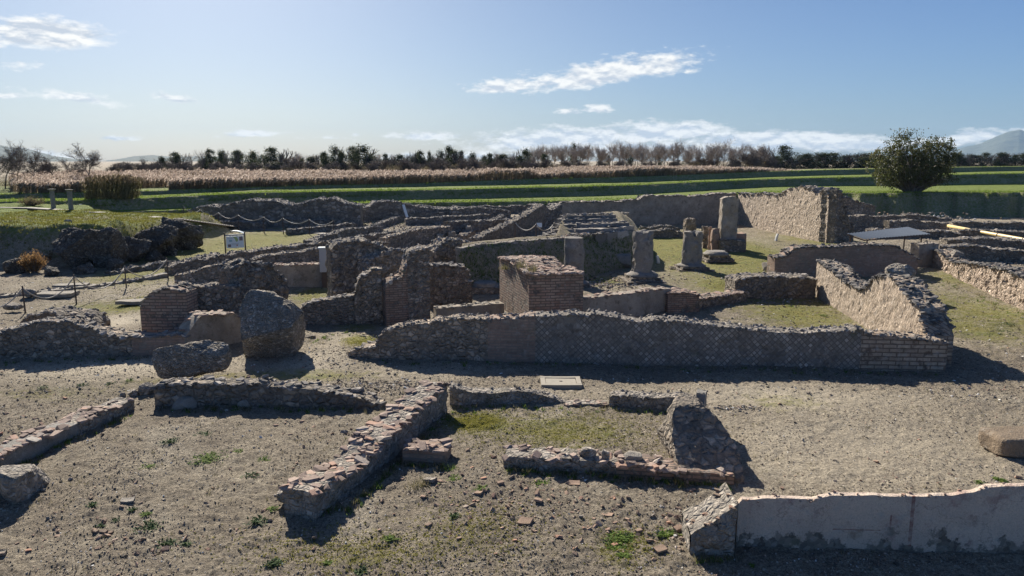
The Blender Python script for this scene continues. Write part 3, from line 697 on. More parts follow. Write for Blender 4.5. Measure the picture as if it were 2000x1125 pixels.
wl('low_wall', 'straight dark wall piece ending at the tall leaning plaster fragment', (1190, 803), (1345, 812),
   [(1190, 774), (1196, 770), (1250, 772), (1300, 774), (1345, 778)], th=.35, mat='concrete', top='caps', topsize=(.04, .10), disp=.03, rag=.035, step=.07)
wl('low_wall', 'low front wall of the mossy room with loose round stones lying on its tiles', (983, 927), (1434, 955),
   [(983, 893), (1010, 893), (1080, 895), (1110, 893), (1170, 900), (1240, 908), (1300, 916), (1350, 922), (1434, 930)], th=.42, mat='concrete', top='tiles', kind='flat', topsize=(.06, .14), topden=60, disp=.018, rag=.02, step=.06,
   segs=[(0, .5, 'concrete', 'block_face'), (.5, 1, 'brick_thin', 'brick_face')])
wl('pedestal', 'short free-standing tiled stub of wall beside the diagonal wall', (790, 908), (872, 912),
   [(786, 880), (800, 876), (850, 878), (872, 884)], th=.38, mat='brick_dark', top='tiles', kind='tile', topsize=(.08, .15), topden=90, disp=.01, rag=.01, step=.06, cat='wall stub')
wl('low_wall', 'low ragged rubble wall under the small tilted masonry slab', (300, 799), (745, 803),
   [(300, 756), (345, 752), (400, 752), (470, 750), (505, 746), (520, 752), (560, 757), (620, 762), (660, 768), (700, 778), (745, 792)], th=.4, mat='rubble_dark', top='caps', kind='flat', topsize=(.05, .13), topden=90, rag=.03, step=.07)
# tall leaning fragment at the right end of the room
lf = [G(1336, 928), G(1343, 890), G(1348, 866), G(1351, 858), G(1352, 856), G(1356, 834)]
t = W('leaning_wall_fragment', 'tall bulky leaning fragment of plastered wall at the right end of the mossy room', None, world=[(p.x, p.y, h_) for p, h_ in zip(lf, (.18, .44, .60, .66, .82, .80))],
  th=.16, mat='plaster_grey', top='caps_dark', topsize=(.02, .05), disp=.03, rag=.03, step=.04, side=-1, lean=.05, topden=90, cat='wall fragment')
P = G(1383, 940); A = Acc(); V, Fc = blob((P.x+.02, P.y+.92, 0), (.98, 2.0, .98), box=8., rough=.06, sub=6, taper=.16, sag=.06, seed=12, sc_=3.2, cuts=5, cd=(.85, 1.1), xcuts=[((.05, -.82, .57), .50), ((.75, 0, .66), .80)]); A.add(V, Fc); obj('rubble_core', A, M['rubble_dark'], t)
P = G(1350, 926); A = Acc(); V, Fc = blob((P.x, P.y+.18, 0), (.34, .42, .28), box=2.6, rough=.1, sub=5, taper=.4, sag=.08, seed=32, sc_=4, cuts=6, cd=(.6, .9)); A.add(V, Fc); obj('mortar_foot', A, M['concrete'], t)
# plastered wall bottom right
wl('plastered_wall', 'thin painted plaster wall with faded red stripes, nearest the camera at bottom right', (1446, 1072), (2120, 1090),
   [(1442, 985), (1450, 976), (1520, 973), (1590, 975), (1625, 967), (1700, 967), (1780, 969), (1860, 968), (1900, 962), (1930, 953), (1970, 950), (2040, 946), (2120, 944)], th=.085, mat='plaster', top='tiles', kind='tile', topsize=(.015, .035), topden=160, disp=.012, rag=.008, step=.05)
wl('low_wall', 'crumbling brick end of the painted wall with red tile pieces on its lit slope', (1350, 1090), (1440, 1092),
   [(1350, 1048), (1372, 1030), (1400, 1015), (1425, 1000), (1440, 985)], th=.62, mat='concrete', top='sherds', kind='tile', topsize=(.03, .07), topden=38, disp=.035, rag=.02, step=.05)
# left edge stub
boulder('stone_block', 'flat rounded end stone of the diagonal low wall, overhanging its shadow', 574, 986, 72, 30, .3, 'concrete', 'stone block', z=.1, box=3.5, rough=.04, sub=4, cuts=3, cd=(.85, 1.1))
boulder('stone_block', 'rounded stone end of a wall at the far left edge beside the tile-capped wall', 8, 990, 100, 78, .9, 'concrete', 'stone block', box=4, rough=.07, sub=4, sag=.05)

# ================= the long middle walls
wl('reticulate_wall', 'long net-patterned wall with a ragged stone top across the middle of the picture', (733, 702), (1853, 722),
   [(733, 672), (745, 652), (770, 640), (800, 634), (850, 628), (900, 625), (960, 625), (1000, 623), (1060, 619), (1120, 615), (1160, 614), (1200, 622), (1260, 630), (1320, 629), (1350, 634), (1420, 640), (1470, 643), (1500, 647), (1560, 650), (1640, 646), (1680, 645), (1700, 653), (1760, 657), (1810, 662), (1852, 668)],
   th=.55, mat='retic', top='caps', kind='rubble', topsize=(.05, .13), topden=120, rag=.035, step=.07, disp=.018,
   segs=[(0, .205, 'rubble', 'rubble_end'), (.205, .292, 'brick_dark', 'brick_band'), (.292, .853, 'retic', 'net_facing'), (.853, 1, 'brick_pale', 'block_quoin')])
wl('low_wall', 'low moss-topped stub at the left foot of the long net-patterned wall', (678, 698), (740, 703), [(680, 686), (700, 680), (738, 677)], th=.8, mat='rubble', top='caps', kind='flat', topsize=(.05, .1), rag=.02, step=.08)
wl('rubble_wall', 'long low rubble wall in shade at the left edge behind the pale path', (-150, 697), (370, 693),
   [(-150, 642), (0, 648), (50, 638), (75, 630), (130, 628), (170, 640), (200, 650), (230, 656), (280, 657), (367, 655)], th=.55, mat='rubble', top='caps', kind='flat', topsize=(.05, .13), topden=110, rag=.04, step=.08,
   segs=[(0, .78, 'rubble', 'rubble_face'), (.78, 1, 'brick_dark', 'brick_face')])
wl('rubble_wall', 'hump of a ruined wall lying behind the long low rubble wall at left', (38, 662), (184, 662), [(40, 628), (60, 618), (90, 612), (130, 610), (160, 615), (182, 638)], th=.9, mat='rubble_dark', top='caps', topsize=(.06, .15), topden=60, rag=.06)
wl('plaster_wall', 'shaded plastered wall piece with a sunlit flat top, left of the big fallen boulder', (364, 695), (478, 670), [(364, 655), (376, 640), (392, 616), (456, 612), (478, 622)], th=.55, mat='plaster_wall', top='tiles', kind='tile', topsize=(.06, .13), topden=50, disp=.02, rag=.015)
wl('brick_pier', 'stepped brick pier rising behind the low wall on the left', (275, 672), (365, 672), [(273, 600), (277, 590), (285, 582), (290, 572), (300, 568), (325, 562), (345, 567), (363, 573)], th=.7, mat='brick', top='caps_dark', kind='flat', topsize=(.06, .12), disp=.01, rag=.02, cat='pier', step=.08)
wl('rubble_wall', 'knobbly rubble wall joining the stepped brick pier to the taller pier on its right', (352, 662), (470, 650), [(350, 556), (370, 553), (400, 558), (430, 556), (470, 556)], th=.5, mat='rubble_red', top='caps_dark', topsize=(.05, .14), rag=.05, disp=.05)
wl('rubble_pier', 'tall reddish rubble pier behind the big fallen boulder', (455, 648), (562, 625), [(454, 525), (468, 510), (500, 505), (525, 510), (545, 530), (560, 553)], th=.7, mat='rubble_red', top='caps_dark', topsize=(.07, .2), rag=.1, disp=.08, cat='pier')
wl('rubble_wall', 'low wall of pale round stones behind the two left piers', (340, 560), (460, 556), [(340, 540), (400, 524), (460, 514)], th=.6, mat='rubble', top='caps', topsize=(.06, .13), rag=.04)
wl('rubble_wall', 'long thin wall line rising from the rope fence towards the leaning grey board', (300, 545), (645, 500), [(335, 521), (430, 500), (520, 487), (640, 473)], th=.6, mat='rubble_dark', top='caps', topsize=(.07, .16), rag=.05, step=.16)
wl('rubble_wall', 'flat-topped shaded wall just left of the leaning grey board', (530, 562), (630, 560), [(533, 518), (580, 517), (630, 516)], th=.5, mat='plaster_wall', top='tiles', kind='flat', topsize=(.06, .12), rag=.01)
wl('rubble_wall', 'low stone ridge above the flat-topped wall left of the grey board', (495, 530), (632, 518), [(495, 506), (560, 495), (625, 487)], th=.6, mat='rubble_dark', top='caps', topsize=(.07, .15), rag=.05, step=.15)
wl('rubble_wall', 'low wall with squared blocks at its foot, left of the brick corner pier', (582, 637), (694, 633), [(584, 604), (600, 593), (630, 589), (660, 581), (694, 575)], th=.5, mat='rubble_red', top='caps', kind='flat', topsize=(.05, .12), rag=.03)
wl('rubble_pier', 'plaster-patched pier with a stepped left edge next to the brick corner', (692, 634), (754, 632), [(692, 575), (694, 560), (700, 548), (706, 540), (722, 534), (745, 530)], th=.6, mat='rubble', top='caps', kind='flat', topsize=(.06, .16), rag=.07, disp=.06, cat='pier')
wl('brick_pier', 'tall thin-brick corner pier rising to a rubble peak, centre left', (752, 642), (844, 636), [(753, 568), (760, 552), (775, 546), (786, 538), (792, 512), (800, 494), (815, 487), (838, 486)], th=.8, mat='brick_thin', top='caps', topsize=(.06, .18), disp=.03, rag=.06, step=.08, cat='pier',
   segs=[(0, .5, 'brick_thin', 'brick_face'), (.5, 1, 'rubble_red', 'rubble_face')])
wl('rubble_wall', 'square brick and plaster block right of the brick corner pier', (836, 602), (922, 597), [(834, 520), (870, 518), (912, 520), (918, 535), (922, 560)], th=.6, mat='rubble_red', top='caps', kind='flat', topsize=(.06, .16), rag=.04, disp=.04)
wl('rubble_wall', 'rounded mass of rubble wall above the square block, left of the dark bank', (848, 560), (948, 548), [(846, 490), (868, 472), (900, 472), (935, 480), (945, 500), (948, 525)], th=.8, mat='rubble', top='caps', topsize=(.08, .2), rag=.09, disp=.09)
wl('rubble_wall', 'high ragged rubble wall with the grey board leaning on its left end', (634, 586), (750, 576), [(645, 480), (660, 476), (700, 472), (730, 474), (750, 490)], th=.7, mat='rubble_dark', top='caps', topsize=(.07, .2), rag=.1, disp=.08)
wl('rubble_wall', 'broken ridge of wall between the grey board wall and the brick corner pier', (715, 586), (802, 572), [(716, 530), (728, 503), (745, 487), (768, 481), (798, 490)], th=.8, mat='rubble', top='caps', topsize=(.07, .2), rag=.12, disp=.09)
wl('low_wall', 'low shaded kerb wall with a pale sunlit top just left of the big brick pillar', (850, 628), (985, 618), [(852, 602), (915, 598), (985, 593)], th=.4, mat='plaster_wall', top='slab', kind='flat', topsize=(.06, .14), topden=40, rag=.01, disp=.012)
# big brick pillar
pc, pr, pl = G(1033, 642), G(1138, 638), Vector((-.43, 25.2, 0))
hh_ = zat(pc, 536)
W('brick_pillar', 'large square brick pillar with weeds and loose tiles on top in the centre', None, world=[(pl.x, pl.y, 1.72), (pc.x*.5+pl.x*.5, pc.y*.5+pl.y*.5, 1.86), (pc.x, pc.y, hh_), (pr.x*.5+pc.x*.5, pr.y*.5+pc.y*.5, hh_), (pr.x, pr.y, hh_)],
  th=1.35, mat='brick', top='tiles', kind='tile', topsize=(.07, .15), topden=110, disp=.008, rag=.02, step=.07, cat='pillar')
wl('plaster_wall', 'shaded plastered wall running right from the big brick pillar with a lit top edge', (1138, 634), (1310, 612), [(1136, 584), (1200, 576), (1260, 569), (1310, 563)], th=.45, mat='plaster_wall', top='tiles', kind='tile', topsize=(.06, .13), topden=45, disp=.015, rag=.012)
wl('brick_pier', 'low brick corner at the right end of the wall beside the big pillar', (1305, 616), (1368, 614), [(1305, 573), (1340, 571), (1366, 575)], th=.9, mat='brick_thin', top='tiles', kind='tile', topsize=(.06, .13), disp=.01, rag=.01, cat='pier')
wl('low_wall', 'low wall stretching from the low brick corner to the round drum stone', (1366, 610), (1460, 588), [(1366, 584), (1460, 570)], th=.5, mat='rubble_dark', top='tiles', kind='tile', topsize=(.06, .13), rag=.01)
wl('rubble_wall', 'thick low wall of dark rubble behind the round drum stone', (1438, 584), (1600, 582), [(1436, 550), (1450, 542), (1500, 539), (1596, 545)], th=1.0, mat='rubble_dark', top='caps', kind='flat', topsize=(.06, .15), topden=40, rag=.03, disp=.05)
boulder('drum_stone', 'round grey drum stone at the end of the thick dark rubble wall', 1440, 573, 30, 30, .6, 'concrete', 'stone block', box=2.5, rough=.06)
boulder('stone_block', 'small squared stone on the grass left of the stepped dark brick wall', 1503, 530, 26, 16, .5, 'slab', 'stone block', box=6, rough=.03)
# sunlit reticulate wall on the right
A_, B_ = Vector((10.45, 18.75, 0)), G(1598, 580)
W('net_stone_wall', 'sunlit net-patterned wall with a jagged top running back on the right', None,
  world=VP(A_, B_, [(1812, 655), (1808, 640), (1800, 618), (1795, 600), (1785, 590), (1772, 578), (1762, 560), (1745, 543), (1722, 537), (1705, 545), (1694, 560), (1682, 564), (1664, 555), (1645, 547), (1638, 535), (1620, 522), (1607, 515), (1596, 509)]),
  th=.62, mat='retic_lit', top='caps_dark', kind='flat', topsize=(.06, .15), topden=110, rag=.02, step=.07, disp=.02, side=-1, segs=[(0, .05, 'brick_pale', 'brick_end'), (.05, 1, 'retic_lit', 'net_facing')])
wl('brick_wall', 'dark stepped brick wall in shade below the metal canopy', (1513, 542), (1796, 536), [(1514, 502), (1538, 500), (1541, 492), (1553, 484), (1640, 482), (1690, 477), (1752, 480), (1772, 492), (1794, 505)], th=.7, mat='brick_dark', top='caps_dark', kind='flat', topsize=(.07, .16), topden=70, rag=.02, step=.12)
wl('plaster_wall', 'plastered wall end beside the canopy post', (1796, 522), (1834, 520), [(1796, 477), (1834, 474)], th=.5, mat='plaster_wall', top='caps', topsize=(.06, .12), rag=.02)
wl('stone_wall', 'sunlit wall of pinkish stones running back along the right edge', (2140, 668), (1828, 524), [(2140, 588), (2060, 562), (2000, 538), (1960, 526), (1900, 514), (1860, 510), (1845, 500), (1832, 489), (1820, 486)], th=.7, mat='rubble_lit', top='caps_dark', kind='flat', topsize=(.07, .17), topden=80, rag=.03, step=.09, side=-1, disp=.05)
boulder('boulder', 'round boulder sitting on the top of the pinkish stone wall', 1873, 506, 24, 18, .5, 'concrete', 'boulder', z=.62, box=2.3, rough=.08)
boulder('boulder', 'rough boulder lying on the end of the jagged sunlit wall by the grassy passage', 1764, 552, 46, 34, .8, 'concrete', 'boulder', z=.55, box=2.3, rough=.2)
boulder('boulder', 'smooth grey stone tucked under the rough boulder at the head of the grassy passage', 1752, 560, 40, 26, .7, 'slab', 'boulder', z=.25, box=2.2, rough=.06)

# ================= big far wall
P_near, P_far, P_left = G(1606, 474), Vector((18.1, 60.2, 0)), G(1072, 441)
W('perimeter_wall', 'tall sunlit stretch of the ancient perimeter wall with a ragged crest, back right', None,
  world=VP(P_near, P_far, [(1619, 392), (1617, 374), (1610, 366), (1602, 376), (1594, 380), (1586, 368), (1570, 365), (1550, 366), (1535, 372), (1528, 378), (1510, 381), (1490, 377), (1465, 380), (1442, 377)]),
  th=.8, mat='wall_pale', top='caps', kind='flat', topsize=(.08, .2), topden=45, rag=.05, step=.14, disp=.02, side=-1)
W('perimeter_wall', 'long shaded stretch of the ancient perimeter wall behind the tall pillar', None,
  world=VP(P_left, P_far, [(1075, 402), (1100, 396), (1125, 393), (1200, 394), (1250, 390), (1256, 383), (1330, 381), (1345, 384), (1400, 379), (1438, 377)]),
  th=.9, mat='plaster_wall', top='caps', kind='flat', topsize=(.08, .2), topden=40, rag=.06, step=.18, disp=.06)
wl('rubble_wall', 'thick broken end of the perimeter wall stepping down to the right', (1634, 477), (1672, 475), [(1636, 372), (1646, 378), (1650, 398), (1656, 425), (1668, 446)], th=1.2, mat='rubble_dark', top='caps_dark', kind='flat', topsize=(.1, .22), topden=30, rag=.08, disp=.08)
wl('rubble_wall', 'dark low wall block right of the perimeter wall end', (1648, 448), (1712, 446), [(1650, 385), (1680, 396), (1710, 402)], th=1.6, mat='rubble_dark', top='caps_dark', topsize=(.1, .22), topden=25, rag=.06)
wl('rubble_wall', 'low rubble line behind the canopy at its left', (1642, 458), (1728, 455), [(1642, 424), (1680, 421), (1726, 424)], th=.8, mat='rubble_dark', top='caps', topsize=(.08, .18), topden=30, rag=.05, step=.2)
wl('rubble_wall', 'low rubble line behind the canopy at its right', (1735, 455), (1852, 452), [(1738, 431), (1790, 432), (1850, 436)], th=.8, mat='rubble_dark', top='caps', topsize=(.08, .18), topden=30, rag=.05, step=.2)
boulder('standing_stone', 'upright pointed stone standing behind the metal canopy', 1719, 450, 20, 26, .5, 'slab', 'stone', box=2, rough=.12, taper=.35)
for i, (a, b, t_, lb) in enumerate([
  ((1835, 505), (2080, 512), [(1835, 482), (1900, 480), (1960, 487), (2080, 498)], 'rubble wall just behind the pinkish stone wall'),
  ((1850, 490), (2060, 492), [(1850, 468), (1930, 466), (2060, 476)], 'low dark wall second behind the pinkish stone wall'),
  ((1700, 466), (1880, 468), [(1700, 450), (1790, 449), (1878, 456)], 'dark wall line running just behind the canopy roof'),
  ((1860, 446), (2080, 450), [(1862, 434), (2080, 438)], 'thin pale kerb line behind the yellow pipe'),
  ((1870, 462), (2080, 468), [(1872, 450), (1960, 452), (2080, 458)], 'low rubble line right under the yellow pipe'),
  ((1740, 442), (1880, 443), [(1742, 434), (1878, 436)], 'thin rubble line at the upper end of the yellow pipe'),
  ((1900, 476), (2080, 480), [(1902, 466), (2080, 470)], 'flat rubble line below the yellow pipe'),
  ((1700, 434), (1860, 436), [(1700, 424), (1780, 420), (1860, 427)], 'low dark ridge at the foot of the green bank on the right')]):
    wl('rubble_wall', lb, a, b, t_, th=.9, mat='rubble_dark', top='caps', kind='flat', topsize=(.07, .18), topden=45, rag=.05, step=.18)

# ================= low walls of the left and middle distance
for lb, a, b, t_, mt, th in [
  ('receding wall with a lit brownish face rising to the far corner', (930, 492), (1064, 450), [(934, 468), (960, 453), (1000, 437), (1040, 414), (1062, 400)], 'rubble_red', .6),
  ('broken corner lump where the receding wall meets the perimeter wall', (1048, 448), (1100, 444), [(1048, 402), (1062, 398), (1075, 412), (1098, 398)], 'far_rubble', 1.2),
  ('wall with small square piers standing before it', (755, 494), (885, 474), [(756, 466), (800, 452), (850, 445), (884, 441)], 'rubble', .6),
  ('low wall linking the square piers to the receding wall', (880, 472), (1010, 454), [(880, 434), (940, 432), (1005, 427)], 'far_rubble', .6),
  ('curving low wall beyond the end of the boardwalk', (605, 486), (750, 455), [(610, 471), (650, 457), (690, 446), (748, 442)], 'far_rubble', .6),
  ('rubble wall line between boardwalk and square piers', (640, 490), (860, 460), [(642, 474), (700, 462), (780, 452), (858, 443)], 'far_rubble', .5),
  ('bulky heap of old walls, darkest in the left distance', (362, 448), (705, 444), [(365, 414), (400, 402), (425, 404), (455, 397), (480, 392), (530, 392), (560, 401), (590, 398), (622, 390), (655, 388), (668, 397), (703, 402)], 'far_rubble', 3.),
  ('ridge of old walls continuing right of the bulky heap', (690, 432), (905, 426), [(692, 410), (720, 404), (738, 395), (775, 393), (800, 401), (860, 409), (900, 405)], 'far_rubble', 2.),
  ('short far wall near the light sign post', (740, 430), (870, 428), [(742, 418), (800, 415), (868, 414)], 'far_rubble', .8),
  ('far low wall left of the receding wall', (880, 428), (1000, 424), [(882, 410), (930, 405), (998, 412)], 'far_rubble', 1.),
  ('thin wall in front of the bulky heap', (470, 446), (640, 447), [(472, 432), (560, 428), (638, 432)], 'far_rubble', .8),
  ('far wall line above the small square piers', (790, 440), (960, 436), [(792, 427), (870, 424), (958, 420)], 'far_rubble', .7),
  ('low wall around the sandy patch before the bulky heap', (560, 460), (700, 452), [(562, 450), (640, 440), (698, 437)], 'far_rubble', .5),
  ('short wall below the information board to its right', (470, 520), (640, 492), [(472, 508), (540, 494), (638, 480)], 'rubble_dark', .5),
  ('curved low edge beyond the leftmost rope posts', (-60, 588), (330, 545), [(-60, 582), (40, 574), (160, 562), (250, 549), (328, 534)], 'slab', .35)]:
    wl('rubble_wall', lb, a, b, t_, th=th, mat=mt, top='caps', kind='rubble', topsize=(.07, .17) if th < 1.5 else (.1, .25), topden=50 if th < 1.5 else 22, rag=.05 if mt != 'slab' else .02, step=.18, disp=.05)

# the maze of low walls in the middle distance
for lb, a, b, t_, mt, th in [
  ('grass-topped ridge low in front of the bulky heap, left part', (380, 452), (520, 450), [(382, 440), (440, 434), (518, 437)], 'far_rubble', .8),
  ('oblique stub running towards the boardwalk end', (655, 470), (700, 446), [(656, 462), (700, 438)], 'far_rubble', .5),
  ('oblique low wall crossing the pale patch beyond the boardwalk', (735, 448), (790, 430), [(736, 440), (790, 421)], 'far_rubble', .5),
  ('short oblique wall left of the receding wall, nearest', (905, 482), (935, 462), [(906, 462), (934, 446)], 'rubble', .5),
  ('short oblique wall left of the receding wall, farther', (945, 450), (985, 432), [(946, 440), (985, 421)], 'far_rubble', .5),
  ('thick low wall between the high rubble wall and the square piers', (700, 505), (765, 498), [(702, 478), (762, 474)], 'rubble', .6),
  ('low wall just right of the high rubble wall top', (760, 520), (860, 508), [(764, 492), (805, 486), (858, 478)], 'rubble', .5),
  ('low wall end peeping over the square block', (846, 520), (905, 512), [(848, 488), (880, 486), (904, 480)], 'rubble_dark', .5),
  ('grey far wall at the foot of the terraces, left', (560, 425), (700, 421), [(562, 410), (620, 406), (698, 410)], 'far_rubble', .9),
  ('grey far wall at the foot of the terraces, middle', (700, 420), (860, 416), [(702, 402), (780, 399), (858, 405)], 'far_rubble', .9),
  ('grey far wall at the foot of the terraces, right', (850, 420), (1050, 416), [(852, 407), (950, 404), (1048, 402)], 'far_rubble', .9),
  ('low stone kerb on the ground right of the information board', (490, 500), (600, 484), [(492, 494), (598, 477)], 'far_rubble', .4),
  ('low stone kerb between information board and rope posts', (345, 520), (430, 502), [(346, 514), (430, 494)], 'far_rubble', .4),
  ('low wall hugging the foot of the dark rock group', (215, 540), (345, 520), [(216, 532), (344, 511)], 'far_rubble', .4),
  ('knee-high wall beyond the flat-topped shaded wall', (560, 510), (632, 500), [(562, 500), (630, 489)], 'rubble', .4),
  ('far wall stub between seats and tall pillar', (1255, 455), (1330, 452), [(1257, 445), (1300, 440), (1328, 446)], 'far_rubble', .6),
  ('dark heap at the foot of the shaded perimeter wall', (1270, 466), (1345, 463), [(1272, 455), (1310, 447), (1343, 456)], 'rubble_dark', .8)]:
    wl('rubble_wall', lb, a, b, t_, th=th, mat=mt, top='caps', kind='rubble', topsize=(.07, .18), topden=55, rag=.06, step=.16, disp=.05)

# ================= embankment with seating tiers
toe = [(880, 575), (945, 566), (1000, 560), (1130, 548), (1190, 530), (1236, 520), (1262, 505)]
crest = [(900, 486), (945, 480), (1000, 475), (1100, 468), (1160, 461), (1236, 450), (1262, 452)]
Tp = [G(*p) for p in toe]; Cp = []
for a, c in zip(Tp, crest):
    b_ = a+Vector((.05, 1.0, 0)); zz = zat(b_, c[1]); X_ = pxdir(*c); t_ = b_.y/X_.y; Cp.append(Vector((X_.x*t_, b_.y, H+X_.z*t_)))
Cp[-1].z *= .75
uu = np.linspace(0, len(toe)-1, 120); ii = np.arange(len(toe))
tv = np.stack([np.interp(uu, ii, [q[k] for q in Tp]) for k in range(3)], -1); cv = np.stack([np.interp(uu, ii, [q[k] for q in Cp]) for k in range(3)], -1)
rowsE = [tv+np.array([0, 0, -.25])]+[tv+(cv-tv)*f for f in np.linspace(.05, 1, 14)]
print('CREST', [(round(q.y, 1), round(q.z, 2)) for q in Cp])
wd_ = .18+.82*sst(1085, 1120, np.interp(uu, ii, [c[0] for c in crest]))
for dY, dz in ((1, .0), (2.5, .2), (4, .45), (5.2, .6), (6.2, .5), (7.5, -.8), (9.5, -1.9)):
    q_ = cv.copy(); q_[:, 1] += dY*wd_; q_[:, 2] += dz*(wd_ if dz > 0 else 1); rowsE.append(q_)
Ve = np.stack(rowsE, 0); Ve[..., 2] += .05*fbm(Ve[..., 0]*1.2, Ve[..., 1]*1.2, Ve[..., 2], 3, 4); Ve[1:15, :, 1] += .06*fbm(Ve[1:15, :, 0]*1.5, Ve[1:15, :, 2]*2, 0, 3, 8)
i_ = np.arange(Ve.shape[0]*Ve.shape[1]).reshape(Ve.shape[:2])
A = Acc(); A.add(Ve.reshape(-1, 3), np.stack([i_[:-1, :-1], i_[:-1, 1:], i_[1:, 1:], i_[1:, :-1]], -1).reshape(-1, 4))
e = obj('embankment', A, M['ground'], smooth=True); tag(e, kind='structure')
k = np.zeros(Ve.shape[:2]); k[:16] = .36
at = e.data.attributes.new('lush', 'FLOAT', 'POINT'); at.data.foreach_set('value', k.ravel().astype(np.float32))
at = e.data.attributes.new('green', 'FLOAT', 'POINT'); at.data.foreach_set('value', np.where(k.ravel() > .5, .2, .35).astype(np.float32))
W('low_wall', 'thin stone coping along the crest of the dark grassy bank', None, world=[(q.x, q.y, q.z+.06) for q in Cp[:]], th=.3, mat='concrete', top='caps', topsize=(.05, .1), topden=50, rag=.02, z0=.7, step=.15)
tiers = thing('seating_tiers', 'stepped stone seating of the small theatre behind the dark grassy bank', 'theatre seats', tuple(G(1160, 450, 1.2)))
for j, (pl_) in enumerate([[(1100, 421), (1195, 418)], [(1094, 429), (1150, 427), (1196, 425)], [(1086, 438), (1150, 436), (1222, 434)], [(1078, 447), (1160, 446), (1226, 441)], [(1062, 456), (1150, 455), (1215, 449)], [(1050, 463), (1130, 463), (1180, 457)]]):
    z_ = 1.5+.16*(5-j); pts = [G(px, py, z_) for px, py in pl_]; A = Acc()
    for a, b in zip(pts[:-1], pts[1:]):
        d = b-a; n_ = max(1, int(d.length/.7))
        for q in range(n_):
            c = a+d*((q+.5)/n_); V, Fc = box((c.x, c.y, z_-.25+rng.uniform(-.02, .02)), (d.length/n_*.97, .85, .5), rz=math.atan2(d.y, d.x), n_=3, rough=.04, seed=q+j*9); A.add(V, Fc, rn=rng.random())
    k_ = 60; P0 = np.array([pts[0].lerp(pts[-1], rng.random())+Vector((0, rng.uniform(-.3, .3), .03)) for _ in range(k_)]); s_ = rng.uniform(.07, .2, k_)
    stamp(A, P0, np.stack([s_*1.5, s_, s_*.6], -1), ROCKS)
    obj('stone_row', A, M['caps'], tiers)

# ================= columns
def column(name, label, px, by, ty, wpx, plinth, sy, mat='column', broken=.12, group=None, steps=2, lean=0):
    P = G(px, by); s = (P.y*cp+H*sp)/F; r = wpx*s/2; P.y += plinth*s/2*.8
    t = thing(name, label, 'column', (P.x, P.y, 0), group)
    z1 = zat(P, sy) if sy else 0; z2 = zat(P, ty)
    if plinth:
        R_ = plinth*s/2; zb = max(.12, z1*.62)
        A = Acc()
        for q in range(steps):
            hh = zb/steps; V, Fc = box((P.x, P.y, hh*(q+.5)), (2*R_*(1-.22*q), 2*R_*(1-.22*q), hh*1.02), rz=.1, n_=4, rough=.05, seed=px+q); A.add(V, Fc)
        obj('plinth', A, M['rubble_dark'], t)
        A = Acc(); V, Fc = lathe([(r*1.45, zb-.02), (r*1.5, zb+(z1-zb)*.3), (r*1.25, zb+(z1-zb)*.6), (r*1.08, z1), (r*.9, z1+.01)], (P.x, P.y, 0), 24, .06); A.add(V, Fc); obj('base_moulding', A, M[mat], t, smooth=True)
    if ty is not None and z2 > z1+.1:
        A = Acc(); kz = 24; prof = [(r*(1.0-.04*i/kz), z1+(z2-z1)*i/kz) for i in range(kz+1)]+[(r*.8, z2+.02), (r*.3, z2+.03)]
        V, Fc = lathe(prof, (P.x, P.y, 0), 40, .05, seed=px)
        top = V[:, 2] > z2-.45; V[:, 2] -= np.where(top, broken*np.maximum(0, fbm(V[:, 0]*3, V[:, 1]*3, 0, 3, px))*((V[:, 2]-z2+.45)/.45), 0)
        q = V-np.array([P.x, P.y, 0]); notch = sst(.25, .55, fbm(q[:, 0]*1.8+px, q[:, 1]*1.8, q[:, 2]*1.4, 3, px+3)); V[:, :2] -= q[:, :2]*(.22*notch)[:, None]
        A.add(V, Fc); obj('shaft', A, M[mat], t)
    return t
column('column', 'broken column shaft partly hidden behind the big brick pillar', 1124, 562, 464, 40, 66, 548)
column('column', 'tallest free-standing column stump on a stepped base, right of the big brick pillar', 1259, 556, 450, 41, 76, 530)
column('column', 'narrow eroded column stump on a stepped base, second from the tallest stump', 1357, 531, 452, 38, 68, 514, broken=.5)
column('column_base', 'bare round column base with no shaft, at the foot of the tall pillar', 1404, 512, None if False else 488.5, 34, 54, 490, broken=0)
# tall pillar with its masonry
P = G(1423, 492); s = (P.y*cp+H*sp)/F; t = thing('tall_pillar', 'tallest rounded masonry pillar standing before the perimeter wall', 'pillar', (P.x, P.y, 0))
A = Acc(); z2 = zat(P, 384); V, Fc = box((P.x, P.y+.4, z2/2), (31*s, .6, z2), n_=14, rough=.05, seed=3)
V = V.copy(); top = sst(z2-.5, z2, V[:, 2]); xx = (V[:, 0]-P.x)/(15.5*s); V[:, 2] -= top*.12*xx**2+top*.10*np.maximum(0, fbm(V[:, 0]*4, 0, 0, 3, 9)); V[:, 1] += .06*fbm(V[:, 0]*3, V[:, 2]*2, 0, 3, 4); V[:, 0] += .02*fbm(V[:, 2]*2.5, V[:, 1], 0, 3, 6); A.add(V, Fc); obj('shaft', A, M['plaster_wall'], t)
A = Acc(); V, Fc = box((P.x+26*s, P.y+.55, zat(P, 457)/2), (20*s, .7, zat(P, 457)), n_=6, rough=.04, seed=5); A.add(V, Fc); obj('buttress', A, M['brick_dark'], t)
A = Acc(); V, Fc = box((P.x+4*s, P.y+.25, .35), (48*s, 1.2, .7), n_=6, rough=.05, seed=6); A.add(V, Fc); obj('footing', A, M['rubble_dark'], t)
